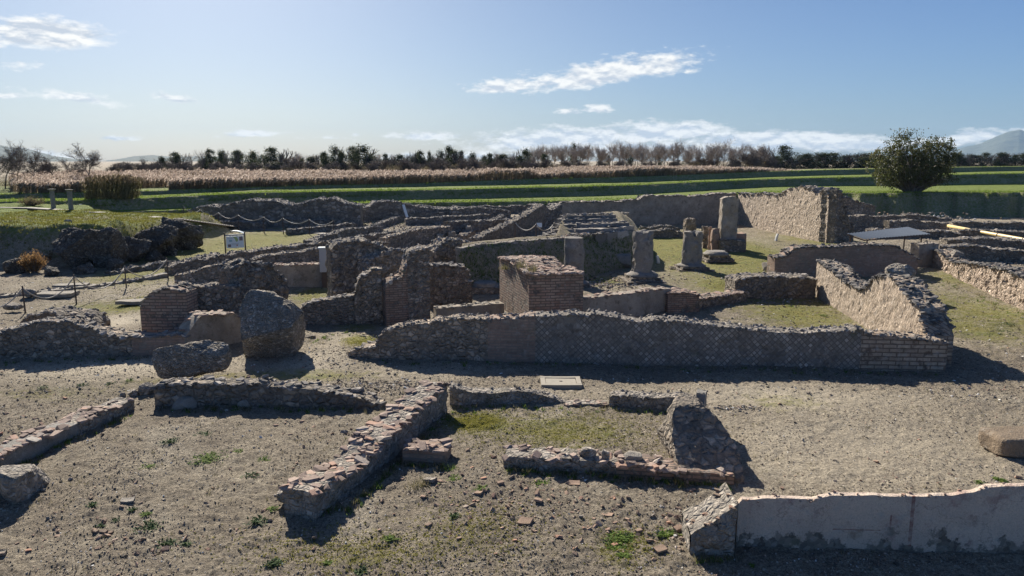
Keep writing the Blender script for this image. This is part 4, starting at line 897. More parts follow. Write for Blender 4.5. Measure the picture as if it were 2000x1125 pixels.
for px, by, ty, w_, mt, lb in [(1397, 492, 448, 15, 'brick', 'brick post leaning against the left side of the tall pillar'), (1386, 488, 445, 5, 'brick', 'very thin brick sliver left of the tall pillar'), (1347, 478, 428, 20, 'rubble', 'squat rubble stump in front of the shaded perimeter wall'),
    (1377, 486, 442, 10, 'rubble_dark', 'dark narrow stump between the eroded column and the tall pillar'), (1221, 444, 415, 14, 'plaster_wall', 'small square pier right of the theatre seats'), (859, 480, 458, 13, 'plaster_wall', 'lowest of the three small square piers'), (882, 477, 453, 15, 'plaster_wall', 'middle of the three small square piers'), (915, 470, 442, 12, 'plaster_wall', 'tallest of the three small square piers'),
    (816, 428, 412, 7, 'column', 'tiny pale stump right of the light sign post')]:
    P = G(px, by); s = (P.y*cp+H*sp)/F; z2 = zat(P, ty); A = Acc(); V, Fc = box((P.x, P.y+.2, z2/2), (w_*s, max(.3, w_*s*.8), z2), rz=.08, n_=8, rough=.05, seed=px); V[:, 2] += (V[:, 2] > z2*.8)*.06*fbm(V[:, 0]*5, V[:, 1]*5, 0, 2, px)
    A.add(V, Fc); o = obj('stone_post', A, M[mt], loc=(P.x, P.y, 0)); tag(o, lb, 'pier')
for px, by, ty, w_, ln_, lb in [(1295, 464, 454, 4, .1, 'small white marble stub on the lit grass behind the tallest column stump'), (1284, 514, 500, 5, -.15, 'white marble stub just right of the tallest column stump'), (1517, 470, 457, 3, .2, 'thin white marker leaning on the grass before the sunlit perimeter wall')]:
    P = G(px, by); s = (P.y*cp+H*sp)/F; z2 = zat(P, ty); A = Acc(); V, Fc = box((P.x, P.y, z2/2), (w_*s, .15, z2), R_=(0, ln_, .2), n_=4, rough=.03, seed=px); A.add(V, Fc); o = obj('marble_stub', A, M['marble'], loc=(P.x, P.y, 0)); tag(o, lb, 'marker stone')
# fallen column drum at the foot of the bank
P = G(1213, 524); A = Acc(); V, Fc = lathe([(.1, 0), (.34, .02), (.36, .3), (.34, 1.0), (.35, 1.08), (.12, 1.1)], (0, 0, 0), 26, .06)
V = V@np.array(Euler((0, R(90), R(-8))).to_matrix()).T; V[:, 2] += .33; V += np.array([P.x-.6, P.y+.4, 0]); A.add(V, Fc); o = obj('fallen_column', A, M['column'], loc=tuple(P)); tag(o, 'fallen column drum lying at the foot of the dark grassy bank', 'column drum')
# round bases on the ground
P = G(946, 572); t = thing('round_base', 'flat round column base with a pale top left of the big brick pillar', 'column base', (P.x, P.y+.4, 0))
A = Acc(); V, Fc = box((P.x, P.y+.45, .1), (1.25, 1.1, .24), rz=.1, n_=4, rough=.04); A.add(V, Fc); obj('plinth', A, M['rubble_dark'], t)
A = Acc(); V, Fc = lathe([(.44, .15), (.47, .22), (.45, .34), (.40, .36), (.1, .362)], (P.x, P.y+.45, 0), 28, .03); A.add(V, Fc); obj('disc', A, M['column'], t)

# ================= fallen masonry and boulders
boulder('fallen_masonry', 'huge fallen block of ridged masonry tilted on the sandy path, left of centre', 521, 708, 128, 128, 1.5, 'conglomerate', 'fallen masonry', box=5, rough=.06, sub=6, rx=R(8), ry=R(12), rz=.15, sag=.16, sc_=3.4, taper=-.16, cuts=7, cd=(.8, 1.05), xcuts=[((-.30, -.62, .72), .62), ((.25, -1, -.35), .72), ((1, -.2, .2), .8), ((.5, -.2, .85), .85)])
boulder('fallen_masonry', 'smaller tilted slab of masonry propped above its own shadow, lower left', 371, 748, 142, 64, .62, 'conglomerate', 'fallen masonry', z=.06, box=6, rough=.045, sub=6, ry=R(-7), rz=.08, rx=R(-14), sc_=4, taper=-.06, cuts=7, cd=(.8, 1.1))
for px, by, w_, h_, mt, lb in [(281, 774, 30, 26, 'concrete', 'dark round stone at the left end of the low ragged wall'), (259, 776, 22, 16, 'concrete', 'flatter stone left of the dark round stone'), (239, 775, 12, 10, 'concrete', 'smallest of the three stones beside the tile-capped wall'),
    (357, 806, 46, 28, 'slab', 'squared pale-topped block in the shade of the low ragged wall'), (478, 802, 30, 22, 'slab', 'pale broken stone at the foot of the low ragged wall'), (496, 795, 20, 20, 'slab', 'grey stone beside the pale broken stone'), (709, 797, 10, 8, 'slab', 'small pale stone at the right end of the low ragged wall'),
    (605, 664, 20, 10, 'rubble_red', 'reddish stone right of the huge fallen block'), (708, 662, 14, 8, 'slab', 'small stone left of the long net-patterned wall'), (671, 852, 16, 14, 'concrete', 'lone squared stone on the gravel left of the diagonal wall'), (1150, 894, 32, 20, 'concrete', 'dark round stone on the front wall of the mossy room'),
    (1183, 900, 15, 26, 'concrete', 'upright stone on the front wall of the mossy room'), (1236, 898, 38, 14, 'slab', 'long flat stone on the front wall of the mossy room'), (1203, 902, 22, 14, 'slab', 'grey stone between the upright stone and the flat stone'), (52, 582, 26, 16, 'concrete', 'round boulder by the leftmost iron post'),
    (20, 606, 36, 14, 'concrete', 'low rock at the left edge near the leftmost iron post')]:
    z_ = .32 if 'on the front wall' in lb else 0
    boulder('stone', lb, px, by, w_, h_, None, mt, 'stone', z=z_, box=5 if mt == 'slab' else 2.8, rough=.05, sub=4, sag=.02, cuts=7, cd=(.65, .95))
A = Acc(); P = G(1975, 898); V, Fc = blob((P.x+.55, P.y+.35, 0), (1.5, .7, .38), box=8, rough=.045, sub=5, rz=.05, sag=.03, seed=4, cuts=5, cd=(.95, 1.15)); A.add(V, Fc)
o = obj('stone_block', A, M['brown_stone'], loc=tuple(P)); tag(o, 'long broken stone beam lying on the gravel at the right edge', 'stone block')
for px, by, w_, h_, d_, lb in [(130, 530, 118, 106, 2.6, 'largest arched rock mass of the dark group on the left'), (190, 527, 100, 94, 2.2, 'tall rock mass leaning right of the largest arched one'), (240, 516, 104, 78, 2.2, 'middle rock mass of the dark group'), (296, 506, 116, 76, 2.4, 'broad low rock mass right of the middle one'),
    (350, 492, 96, 70, 2.2, 'rightmost rock mass of the dark group, under the boardwalk'), (2, 508, 52, 76, 1.6, 'dark rock mass cut by the left edge'), (18, 536, 76, 42, 1.2, 'low rock left of the rusty shrub'), (70, 514, 84, 60, 1.2, 'low rock behind the rusty shrub')]:
    boulder('rock_mass', lb, px, by, w_, h_, d_, 'rock', 'rock', box=3.2, rough=.13, sub=6, sc_=2.4, sag=.15, cuts=14)
for px, by, w_, h_, lb in [(95, 541, 40, 26, 'jagged fragment at the foot of the largest arched rock mass'), (158, 538, 46, 30, 'broken fragment between the two biggest rock masses'), (215, 530, 40, 40, 'upright fragment before the middle rock mass'), (300, 514, 44, 34, 'fragment leaning on the broad low rock mass'), (325, 503, 36, 30, 'small fragment left of the rightmost rock mass'), (372, 486, 30, 34, 'last fragment at the right end of the dark rock group')]:
    boulder('rock_fragment', lb, px, by, w_, h_, None, 'rock', 'rock', box=3., rough=.12, sub=5, sc_=3., sag=.08, cuts=12)
for px, by, w_, h_, lb in [(256, 492, 22, 26, 'square stone stump leaning on the dark rock group'), (279, 483, 16, 26, 'pale narrow stump right of the square one'), (349, 488, 24, 20, 'mushroom-shaped stone at the right foot of the dark rock group'), (228, 513, 56, 26, 'low block in front of the dark rock group'), (1072, 511, 18, 12, 'pale round stone on the dark bank behind the big pillar'), (1035, 508, 30, 12, 'flat grey stone on the dark bank behind the big pillar')]:
    boulder('stone', lb, px, by, w_, h_, None, 'concrete' if px < 1000 else 'slab', 'stone', box=4, rough=.06, sub=4, z=0 if px < 1000 else .9)
boulder('stone', 'small square stone on top of the largest arched rock mass', 131, 437, 14, 9, None, 'concrete', 'stone', z=1.8, box=5, rough=.04, sub=3)
for px, by, w_, h_, lb in [(653, 628, 46, 17, 'left squared block at the foot of the low wall beside the brick corner'), (711, 627, 66, 18, 'right, longer squared block at the foot of the low wall beside the brick corner'), (178, 563, 12, 5, 'small white flat stone near the second iron post')]:
    P = G(px, by); s = (P.y*cp+H*sp)/F; A = Acc(); V, Fc = box((P.x, P.y+.2, h_*s/2), (w_*s, .45, h_*s), n_=5, rough=.03, seed=px); A.add(V, Fc); o = obj('squared_block', A, M['slab'], loc=tuple(P)); tag(o, lb, 'stone block')
for px, by, w_, d_, lb in [(110, 577, 70, .7, 'thin stone slab lying left of the second iron post'), (140, 560, 60, .5, 'long kerb slab behind the second iron post'), (255, 592, 46, .5, 'flat slab beside the stepped brick pier'), (1700, 545, 5, .2, 'small pale slab on the rubble')][:3]:
    P = G(px, by); s = (P.y*cp+H*sp)/F; A = Acc(); V, Fc = box((P.x, P.y, .05), (w_*s, d_, .12), rz=.12, n_=5, rough=.03, seed=px); A.add(V, Fc); o = obj('stone_slab', A, M['slab'], loc=tuple(P)); tag(o, lb, 'stone slab')

# ================= modern things
P = G(1097, 764); P.z = 0; gz_ = ground_z(P.x, P.y+.3)+.01; t = thing('inspection_cover', 'pale concrete inspection cover set in the ground before the long net-patterned wall', 'drain cover', tuple(P))
A = Acc(); 
for (cx_, cy_, w_, d_) in ((0, .28, .9, .1), (0, -.28, .9, .1), (-.4, 0, .1, .46), (.4, 0, .1, .46)):
    V, Fc = box((P.x+cx_, P.y+.3+cy_, gz_), (w_, d_, .12), n_=3, rough=.008, seed=int(cx_*10)); A.add(V, Fc)
obj('frame', A, M['concrete_lid'], t)
A = Acc(); V, Fc = box((P.x, P.y+.3, gz_-.005), (.67, .43, .1), n_=3, rough=.006); A.add(V, Fc); lid = obj('lid', A, M['concrete_lid'], t); lid['_o'] = t['_o']
A = Acc(); V, Fc = lathe([(.035, .044), (.035, .052), (.01, .053)], (P.x, P.y+.3, gz_), 12); A.add(V, Fc); obj('lifting_ring', A, M['iron'], lid)
# canopy
FL, FR, BR, BL = G(1688, 467, 1.42), G(1817, 457, 1.42), G(1774, 443, 1.62), G(1655, 456, 1.62)
t = thing('metal_canopy', 'grey corrugated metal canopy on thin posts sheltering a dig, right of centre', 'canopy', (FL.x, FL.y, 0))
A = Acc(); nu, nv_ = 90, 8; V = []
for sgn in (0, 1):
    for i in range(nu+1):
        for j in range(nv_+1):
            u, v = i/nu, j/nv_; p = FL.lerp(FR, u).lerp(BL.lerp(BR, u), v); V.append((p.x, p.y, p.z+.018*math.sin(u*2*math.pi*22)-.012*sgn))
i_ = np.arange((nu+1)*(nv_+1)).reshape(nu+1, nv_+1); q = np.stack([i_[:-1, :-1], i_[1:, :-1], i_[1:, 1:], i_[:-1, 1:]], -1).reshape(-1, 4)
A.add(V, np.concatenate([q, q[:, ::-1]+(nu+1)*(nv_+1)])); obj('roof_sheet', A, M['sheet'], t, smooth=True)
A = Acc()
for a, b in ((FL, FR), (BL, BR), (FL, BL), (FR, BR)): V, Fc = tube(a-Vector((0, 0, .06)), b-Vector((0, 0, .06)), .03); A.add(V, Fc)
obj('roof_frame', A, M['iron'], t)
for c in (FL.lerp(FR, .06).lerp(BL, .05), FL.lerp(FR, .87).lerp(BR, .03), BL.lerp(BR, .05), BL.lerp(BR, .95)):
    A = Acc(); V, Fc = tube((c.x, c.y, -.1), (c.x, c.y, c.z-.05), .035, seg=8); A.add(V, Fc); obj('post', A, M['iron'], t)
# pipe
pts = [G(1852, 441, .35), G(1905, 451, .35), G(1950, 459, .35), G(2000, 468, .35), G(2080, 483, .35), G(2160, 498, .35)]
A = Acc(); V, Fc = polytube(pts, .11, 10); A.add(V, Fc); t = thing('plastic_pipe', 'long yellow plastic pipe raised over the walls at the right edge', 'pipe', tuple(pts[0])); pr_ = obj('pipe_run', A, M['pipe'], t, smooth=True); pr_['_o'] = t['_o']
for f in (1, 2, 3):
    A = Acc(); d = (pts[f+1]-pts[f]).normalized(); V, Fc = tube(pts[f]-d*.03, pts[f]+d*.03, .135, seg=12); A.add(V, Fc); obj('joint_collar', A, M['iron'], pr_)
for f in (0, 2, 4):
    A = Acc(); V, Fc = tube((pts[f].x, pts[f].y, -.1), (pts[f].x, pts[f].y, pts[f].z-.08), .07, seg=6); A.add(V, Fc); obj('support', A, M['iron'], t)
# leaning board on the wall
P = G(637, 560); zt = zat(P, 484); zb = zat(P, 530)
t = thing('leaning_board', 'narrow grey board with a bright top edge standing against the high rubble wall', 'board', (P.x, P.y-.05, 0))
A = Acc(); V, Fc = box((P.x, P.y-.12, (zt+zb)/2), (.34, .28, zt-zb), R_=(R(-3), 0, .15), n_=2, rough=.004); A.add(V, Fc); obj('board', A, M['panel'], t)
A = Acc(); V, Fc = box((P.x, P.y-.12, zt+.02), (.42, .36, .05), R_=(R(-3), 0, .15)); A.add(V, Fc); obj('top_cap', A, M['white'], t)
A = Acc(); V, Fc = box((P.x, P.y-.1, zb/2-.02), (.22, .2, zb), n_=2, rough=.01); A.add(V, Fc); obj('stand', A, M['iron'], t)
# information board
PL, PR = G(441, 496), G(480, 494); s = (PL.y*cp+H*sp)/F; zt, zm, zl = zat(PL, 456), zat(PL, 462), zat(PL, 485)
t = thing('information_board', 'white information board with a printed site plan on two posts, left of centre', 'sign', tuple(PL))
d = (PR-PL); wd = d.length; rz = math.atan2(d.y, d.x); c = PL.lerp(PR, .5)
for q in (PL, PR): A = Acc(); V, Fc = tube((q.x, q.y, -.1), (q.x, q.y, zt+.04), .04, seg=8); A.add(V, Fc); obj('post', A, M['iron'], t)
A = Acc(); V, Fc = box((c.x, c.y, (zm+zl)/2), (wd-.12, .04, zm-zl), rz=rz); A.add(V, Fc); pn = obj('panel', A, M['white'], t); pn['_o'] = t['_o']
def print_(fx, fz, w_, h_, m_, nm='printed_picture', off=.024):
    A = Acc(); ux, uy = math.cos(rz), math.sin(rz); W0 = (wd-.12); x0 = c.x+ux*(fx-.5)*W0+uy*off; y0 = c.y+uy*(fx-.5)*W0-ux*off
    V, Fc = box((x0, y0, zl+(zm-zl)*fz), (w_*W0, .004, h_*(zm-zl)), rz=rz); A.add(V, Fc); obj(nm, A, M[m_], pn)
print_(.84, .78, .2, .34, 'sign_dark'); print_(.17, .2, .17, .24, 'sign_dark'); print_(.25, .62, .17, .18, 'sign_blue'); print_(.6, .22, .07, .1, 'sign_red')
A = Acc(); ux, uy = math.cos(rz), math.sin(rz); ol = [(.38, .93), (.5, .95), (.62, .9), (.68, .72), (.66, .58), (.58, .5), (.52, .62), (.5, .75)]
V = [(c.x+ux*(a-.5)*(wd-.12)+uy*.026, c.y+uy*(a-.5)*(wd-.12)-ux*.026, zl+(zm-zl)*b) for a, b in ol]; A.add(V, [list(range(len(ol)))[::-1]]); obj('printed_plan', A, M['sign_green'], pn)
for k_ in range(6): print_(.22 if k_ < 3 else .5, (.88-.05*k_) if k_ < 3 else (.38-.05*(k_-3)), .3 if k_ < 3 else .42, .015, 'panel', 'printed_line')
A = Acc(); pts = [Vector((PL.x, PL.y, zt-.02)).lerp(Vector((PR.x, PR.y, zt-.02)), f)+Vector((0, 0, .16*math.sin(math.pi*f))) for f in np.linspace(0, 1, 12)]
V = [(p.x, p.y+o, p.z) for o in (-.16, .16) for p in pts]; A.add(V, [[i, i+1, i+13, i+12] for i in range(11)]); V2 = [(p.x, p.y+o, p.z-.02) for o in (-.16, .16) for p in pts]; A.add(V2, [[i+12, i+13, i+1, i] for i in range(11)]); obj('arched_roof', A, M['white'], t)
A = Acc(); V, Fc = box((c.x, c.y, zm+.06), (wd-.06, .05, .09), rz=rz); A.add(V, Fc); obj('header', A, M['panel'], t)
# rope fence on the left
posts = [(49, 607, 560, 'leftmost'), (149, 589, 538, 'second from left'), (247, 563, 521, 'third from left'), (329, 548, 505, 'fourth from left'), (-60, 625, 580, 'x')]
fp = []
for px, by, ty, w_ in posts:
    P = G(px, by); zt = zat(P, ty); fp.append(Vector((P.x, P.y, zt-.04)))
    if w_ == 'x': continue
    t = thing('rope_post', 'thin rusty iron rope post, %s of the row on the left' % w_, 'post', tuple(P), 'iron rope posts on the left')
    A = Acc(); V, Fc = tube((P.x, P.y, -.15), (P.x, P.y, zt), .028, .024, 8); A.add(V, Fc); obj('shaft', A, M['iron'], t)
    A = Acc(); V, Fc = tube((P.x, P.y, zt), (P.x, P.y, zt+.03), .034, .02, 8); A.add(V, Fc); obj('post_cap', A, M['iron'], t)
def rope(a, b, sag, lb, r=.016):
    pts = [a.lerp(b, f)-Vector((0, 0, sag*4*f*(1-f))) for f in np.linspace(0, 1, 16)]; A = Acc(); V, Fc = polytube(pts, r, 6); A.add(V, Fc); o = obj('rope', A, M['rope'], loc=tuple(a), smooth=True); tag(o, lb, 'rope')
seq = [fp[4], fp[0], fp[1], fp[2], fp[3]]
for k_, (a, b) in enumerate(zip(seq[:-1], seq[1:])):
    rope(a, b, (.5, .55, .62, .5)[k_], 'pale sagging rope ' + ('running off the left edge', 'between the first and second iron posts', 'between the second and third iron posts', 'between the third and fourth iron posts')[k_], .02)
# boardwalk
bw = [(-120, 405, 1.95), (60, 407, 1.97), (190, 416, 1.95), (300, 425, 1.45), (345, 429, 1.1), (400, 437, .6), (470, 446, .35), (560, 453, .25), (660, 459, .22)]
bp = [GG(q[0], q[1]) for q in bw]; t = thing('boardwalk', 'narrow pale plank boardwalk crossing the grassy mound on the left', 'boardwalk', tuple(bp[4])); A = Acc(); B2 = Acc()
for a, b in zip(bp[:-1], bp[1:]):
    d = b-a; n_ = int(d.length/.34)+1; rz = math.atan2(d.y, d.x)
    for i in range(n_):
        c = a.lerp(b, (i+.5)/n_); V, Fc = box((c.x, c.y, c.z+.04), (d.length/n_*.93, .6, .04), rz=rz); A.add(V, Fc, rn=rng.random())
    for o_ in (-.33, .33):
        nrm = Vector((-d.y, d.x, 0)).normalized()*o_; V, Fc = tube(a+nrm, b+nrm, .035, seg=4); B2.add(V, Fc)
    for i in (0, .5):
        c = a.lerp(b, i); gz = ground_z(c.x, c.y); V, Fc = box((c.x, c.y, (c.z+gz)/2-.05), (.1, .08, max(.1, c.z-gz+.1)), rz=rz); B2.add(V, Fc)
obj('planks', A, M['wood'], t); obj('bearers', B2, M['iron'], t)
words = ['first', 'second', 'third', 'fourth', 'fifth', 'sixth', 'seventh', 'eighth', 'ninth']
bps = []
for k_, (px, py, z_) in enumerate([(352, 428, 1.0), (386, 434, .7), (421, 440, .5), (460, 445, .38), (510, 449, .3), (548, 452, .26), (600, 455, .24), (648, 458, .22)]):
    P = G(px, py, z_); P.y += .6; bps.append(Vector((P.x, P.y, z_+.85)))
    A = Acc(); V, Fc = tube((P.x, P.y, z_-.6), (P.x, P.y, z_+.9), .035, .03, 6); A.add(V, Fc); o = obj('rope_post', A, M['iron'], loc=(P.x, P.y, z_)); tag(o, 'wooden-brown rope post beside the boardwalk, %s from its left end' % words[k_], 'post', 'rope posts along the boardwalk')
for k_ in range(7): rope(bps[k_], bps[k_+1], .32, 'sagging rope along the boardwalk between its %s and %s posts' % (words[k_], words[k_+1]), .028)
cps = []
for k_, (px, py) in enumerate([(1006, 465), (1047, 470), (1083, 466), (1115, 464), (1141, 465)]):
    P = G(px, py, 1.15); cps.append(Vector((P.x, P.y, 1.95))); A = Acc(); V, Fc = tube((P.x, P.y, .8), (P.x, P.y, 2.0), .03, seg=6); A.add(V, Fc); o = obj('rope_post', A, M['iron'], loc=(P.x, P.y, 1.15)); tag(o, 'dark rope post before the theatre seats, %s from the left' % words[k_], 'post', 'rope posts before the theatre seats')
for k_ in range(4): rope(cps[k_], cps[k_+1], .35, 'rope before the theatre seats between its %s and %s posts' % (words[k_], words[k_+1]), .025)
# small signs and far columns
for px, py, z_, h_, mt, lb in [(1053, 446, 1.2, .35, 'white', 'small white notice plate near the theatre seats')]:
    P = G(px, py+8, z_); t = thing('notice', lb, 'sign', tuple(P)); A = Acc(); V, Fc = tube((P.x, P.y, z_-.2), (P.x, P.y, z_+.3), .02); A.add(V, Fc); obj('stake', A, M['iron'], t); A = Acc(); V, Fc = box((P.x, P.y-.03, z_+.4), (.3, .03, .24), R_=(R(-20), 0, 0)); A.add(V, Fc); obj('plate', A, M[mt], t)
P = G(792, 433); t = thing('lectern_sign', 'tilted light blue lectern sign among the far left walls', 'sign', tuple(P)); A = Acc(); V, Fc = box((P.x, P.y, .9), (.22, .05, 1.1), R_=(R(-15), R(-14), .3)); A.add(V, Fc); obj('panel', A, M['white'], t); A = Acc(); V, Fc = tube((P.x, P.y, -.1), (P.x-.08, P.y+.05, .5), .04); A.add(V, Fc); obj('post', A, M['iron'], t)
P = G(369, 437, .9); t = thing('yellow_box', 'mustard yellow box at the bend of the boardwalk', 'box', tuple(P)); A = Acc(); V, Fc = box((P.x, P.y, 1.1), (.42, .4, .55), n_=2, rough=.02); A.add(V, Fc); obj('box_body', A, M['yellow'], t); A = Acc(); V, Fc = box((P.x, P.y, 1.4), (.5, .48, .05)); A.add(V, Fc); obj('box_lid', A, M['wood'], t)
for px, by, ty, lb in [(105, 408, 369, 'left of the two thin columns standing on the grassy mound'), (139, 411, 370, 'right of the two thin columns standing on the grassy mound')]:
    P = GG(px, by); zt = zat(P, ty); t = thing('thin_column', lb, 'column', tuple(P)); A = Acc()
    V, Fc = lathe([(.17, P.z-.2), (.165, P.z+.4), (.15, zt-.15)], (P.x, P.y, 0), 14, .03); A.add(V, Fc); obj('shaft', A, M['column'], t); A = Acc(); V, Fc = lathe([(.15, zt-.16), (.2, zt-.08), (.26, zt-.04), (.26, zt), (.1, zt+.01)], (P.x, P.y, 0), 14); A.add(V, Fc); obj('capital', A, M['column'], t)
# ================= vegetation
def leaves(acc, P, size, rn=None, up=0., asp=.5, curl=0.):
    """one small quad leaf per point, random orientation"""
    P = np.asarray(P); k = len(P); size = np.broadcast_to(size, k)
    a = rng.normal(size=(k, 3)); a[:, 2] += up; a /= np.linalg.norm(a, axis=1)[:, None]
    b = rng.normal(size=(k, 3)); b -= a*(a*b).sum(1)[:, None]; b /= np.linalg.norm(b, axis=1)[:, None]
    a = a*size[:, None]; b = b*(size*asp)[:, None]
    V = np.stack([P-a*.5, P+b*.5, P+a*.5, P-b*.5], 1).reshape(-1, 3)
    acc.add(V, np.arange(4*k).reshape(k, 4), rn=np.repeat(rng.random(k) if rn is None else rn, 4))
def branches(seed, h, levels, spread=.5, up=.35, r0=.12, nsub=3, lean=(0, 0), first=.3, ratio=.72, wig=.12, minr=.008):
    """recursive limbs -> (thick segments, thin segments, tips)"""
    r = np.random.default_rng(seed); thick, thin, tips = [], [], []
    def go(p, d, L, rad, lv):
        n_ = 3; q = p
        for i in range(n_):
            d = d+r.normal(0, wig, 3)+np.array([0, 0, up*.15]); d /= np.linalg.norm(d); q2 = q+d*L/n_
            ra, rb = rad*(1-.25*i/n_), rad*(1-.25*(i+1)/n_)
            (thick if lv < 2 else thin).append((q, q2, max(ra, minr), max(rb, minr*.8))); q = q2
            if lv > 0 and lv < levels and i < n_-1:
                for _ in range(1 if lv < 2 else 1):
                    dd = d+r.normal(0, spread*1.3, 3)+np.array([0, 0, up*.4]); dd /= np.linalg.norm(dd); go(q, dd, L*ratio*r.uniform(.6, .9), rad*.5, lv+1)
        if lv < levels:
            for _ in range(nsub):
                dd = d+r.normal(0, spread, 3)+np.array([0, 0, up]); dd /= np.linalg.norm(dd); go(q, dd, L*ratio*r.uniform(.75, 1.1), rad*.6, lv+1)
        else: tips.append(q)
    go(np.array([0., 0, -.1]), np.array([lean[0], lean[1], 1.]), h*first, r0, 0)
    return thick, thin, np.array(tips)
def segmesh(acc, S, seg):
    P = np.array([s[0] for s in S]); Q = np.array([s[1] for s in S]); r0 = np.array([s[2] for s in S]); r1 = np.array([s[3] for s in S])
    d = Q-P; d /= np.linalg.norm(d, axis=1)[:, None]+1e-9; ref = np.where(np.abs(d[:, 2:3]) < .9, np.array([[0, 0, 1.]]), np.array([[1., 0, 0]]))
    u = np.cross(d, ref); u /= np.linalg.norm(u, axis=1)[:, None]; v = np.cross(d, u); a = np.arange(seg)*2*math.pi/seg
    c = np.cos(a)[None, :, None]*u[:, None]+np.sin(a)[None, :, None]*v[:, None]
    V = np.concatenate([P[:, None]+c*r0[:, None, None], Q[:, None]+c*r1[:, None, None]], 1); k = len(S)
    i = np.arange(seg); j = (i+1) % seg; f = np.stack([i, j, j+seg, i+seg], -1)
    F_ = (f[None]+(np.arange(k)*2*seg)[:, None, None]).reshape(-1, 4)
    acc.add(V.reshape(-1, 3), F_, rn=np.repeat(rng.random(k), 2*seg))
def tree(name, label, cat, P, seed, h, kind, group=None):
    t = thing(name, label, cat, (0, 0, 0), group)
    if kind == 'bare': th_, tn, tips = branches(seed, h, 5, .48, .14, h*.016, 2, first=.18, ratio=.80, minr=.018)
    elif kind == 'poplar': th_, tn, tips = branches(seed, h, 5, .30, .34, h*.012, 2, first=.16, ratio=.80, minr=.015)
    elif kind == 'scrub': th_, tn, tips = branches(seed, h, 4, .6, .3, h*.012, 4, first=.12, ratio=.85, minr=.018)
    else: th_, tn, tips = branches(seed, h, 3, .38, .45, h*.018, 3, first=.25, ratio=.8, minr=.02)
    H_ = max(max(s[1][2] for s in th_+tn), .1); k = h/H_
    sc_ = lambda S: [(np.array(a)*k, np.array(b)*k, r0, r1) for a, b, r0, r1 in S]
    A = Acc(); segmesh(A, sc_(th_), 6); obj('trunk', A, M['twig_pale'] if kind == 'poplar' else M['twig'], t)
    A = Acc(); segmesh(A, sc_(tn), 3)
    tips = tips*k
    if kind in ('bare', 'poplar', 'scrub'):
        m_ = {'bare': 4, 'poplar': 2, 'scrub': 6}[kind]; q = np.repeat(tips, m_, 0); e_ = rng.normal(0, h*.035, q.shape); e_[:, 2] = np.abs(e_[:, 2])*(1.6 if kind == 'poplar' else .9)
        segmesh(A, [(a, a+b, .013, .006) for a, b in zip(q, e_)], 3)
        obj('twigs', A, M['twig_pale'] if kind == 'poplar' else M['twig'], t)
        if kind == 'scrub':
            A = Acc(); nc = 46; ang = rng.uniform(0, 6.28, nc); rad = h*.42*rng.random(nc)**.5; top = h*(.45+.5*rng.random(nc))*(1-.35*(rad/(h*.42))**2)
            c0 = np.stack([np.cos(ang)*rad, np.sin(ang)*rad, top*rng.random(nc)**.5], -1); q = np.repeat(c0, 45, 0); leaves(A, q+rng.normal(0, h*.055, q.shape), h*.035, asp=.4, up=.6, rn=np.repeat(rng.random(nc), 45)*.6+rng.random(len(q))*.4); obj('crown', A, M['leaf_scrub'], t)
    else:
        obj('limbs', A, M['twig'], t); A = Acc()
        nc = 110; fz = rng.random(nc)**.8; sway = rng.normal(0, .07*h, 2)+np.array([.05*h, 0]); ang = rng.uniform(0, 6.28, nc); rad = h*.17*np.sin(np.clip(.12+.88*(1-fz), 0, 1)*2.5)*(.2+1.1*rng.random(nc)**1.3)*(1+.5*np.sin(ang+seed))
        c0 = np.stack([np.cos(ang)*rad+sway[0]*fz, np.sin(ang)*rad+sway[1]*fz, h*(.06+.92*fz)], -1)
        q = np.repeat(c0, 42, 0); e_ = rng.normal(0, 1, q.shape)*np.array([h*.028, h*.028, h*.036])
        leaves(A, q+e_, h*.03, asp=.42, rn=np.repeat(rng.random(nc)*.6, 42)+rng.random(len(q))*.4)
        obj('crown', A, M['leaf_dark'], t)
    return t
def place(proto, used, P, s, rz, label, group):
    if proto not in used: used.add(proto); proto.location = P; proto.rotation_euler = (0, 0, rz); proto.scale = s if hasattr(s, '__len__') else (s, s, s); proto['label'] = label; proto['group'] = group; return proto
    r = dup(proto, P, rz, s, label); r['group'] = group; return r
ordw = ['first', 'second', 'third', 'fourth', 'fifth', 'sixth', 'seventh', 'eighth', 'ninth', 'tenth', 'eleventh', 'twelfth', 'thirteenth', 'fourteenth', 'fifteenth', 'sixteenth', 'seventeenth', 'eighteenth', 'nineteenth', 'twentieth', 'twenty-first', 'twenty-second', 'twenty-third', 'twenty-fourth', 'twenty-fifth', 'twenty-sixth', 'twenty-seventh', 'twenty-eighth', 'twenty-ninth', 'thirtieth', 'thirty-first', 'thirty-second', 'thirty-third', 'thirty-fourth', 'thirty-fifth', 'thirty-sixth']
ones = ['first', 'second', 'third', 'fourth', 'fifth', 'sixth', 'seventh', 'eighth', 'ninth']
for tens, tn_ in (('forty', 'fortieth'), ('fifty', 'fiftieth'), ('sixty', 'sixtieth'), ('seventy', 'seventieth'), ('eighty', 'eightieth')):
    if tens == 'forty': ordw += ['thirty-'+q for q in ones[6:]]
    ordw += [tn_]+[tens+'-'+q for q in ones]
used = set()
bareP = [tree('bare_tree', 'x', 'tree', None, 100+i, 8., 'bare') for i in range(3)]
popP = [tree('bare_poplar', 'x', 'tree', None, 200+i, 8., 'poplar') for i in range(4)]
darkP = [tree('dark_tree', 'x', 'tree', None, 300+i, 8., 'dark') for i in range(4)]
scrP = [tree('scrub_bush', 'x', 'bush', None, 400+i, 4., 'scrub') for i in range(3)]
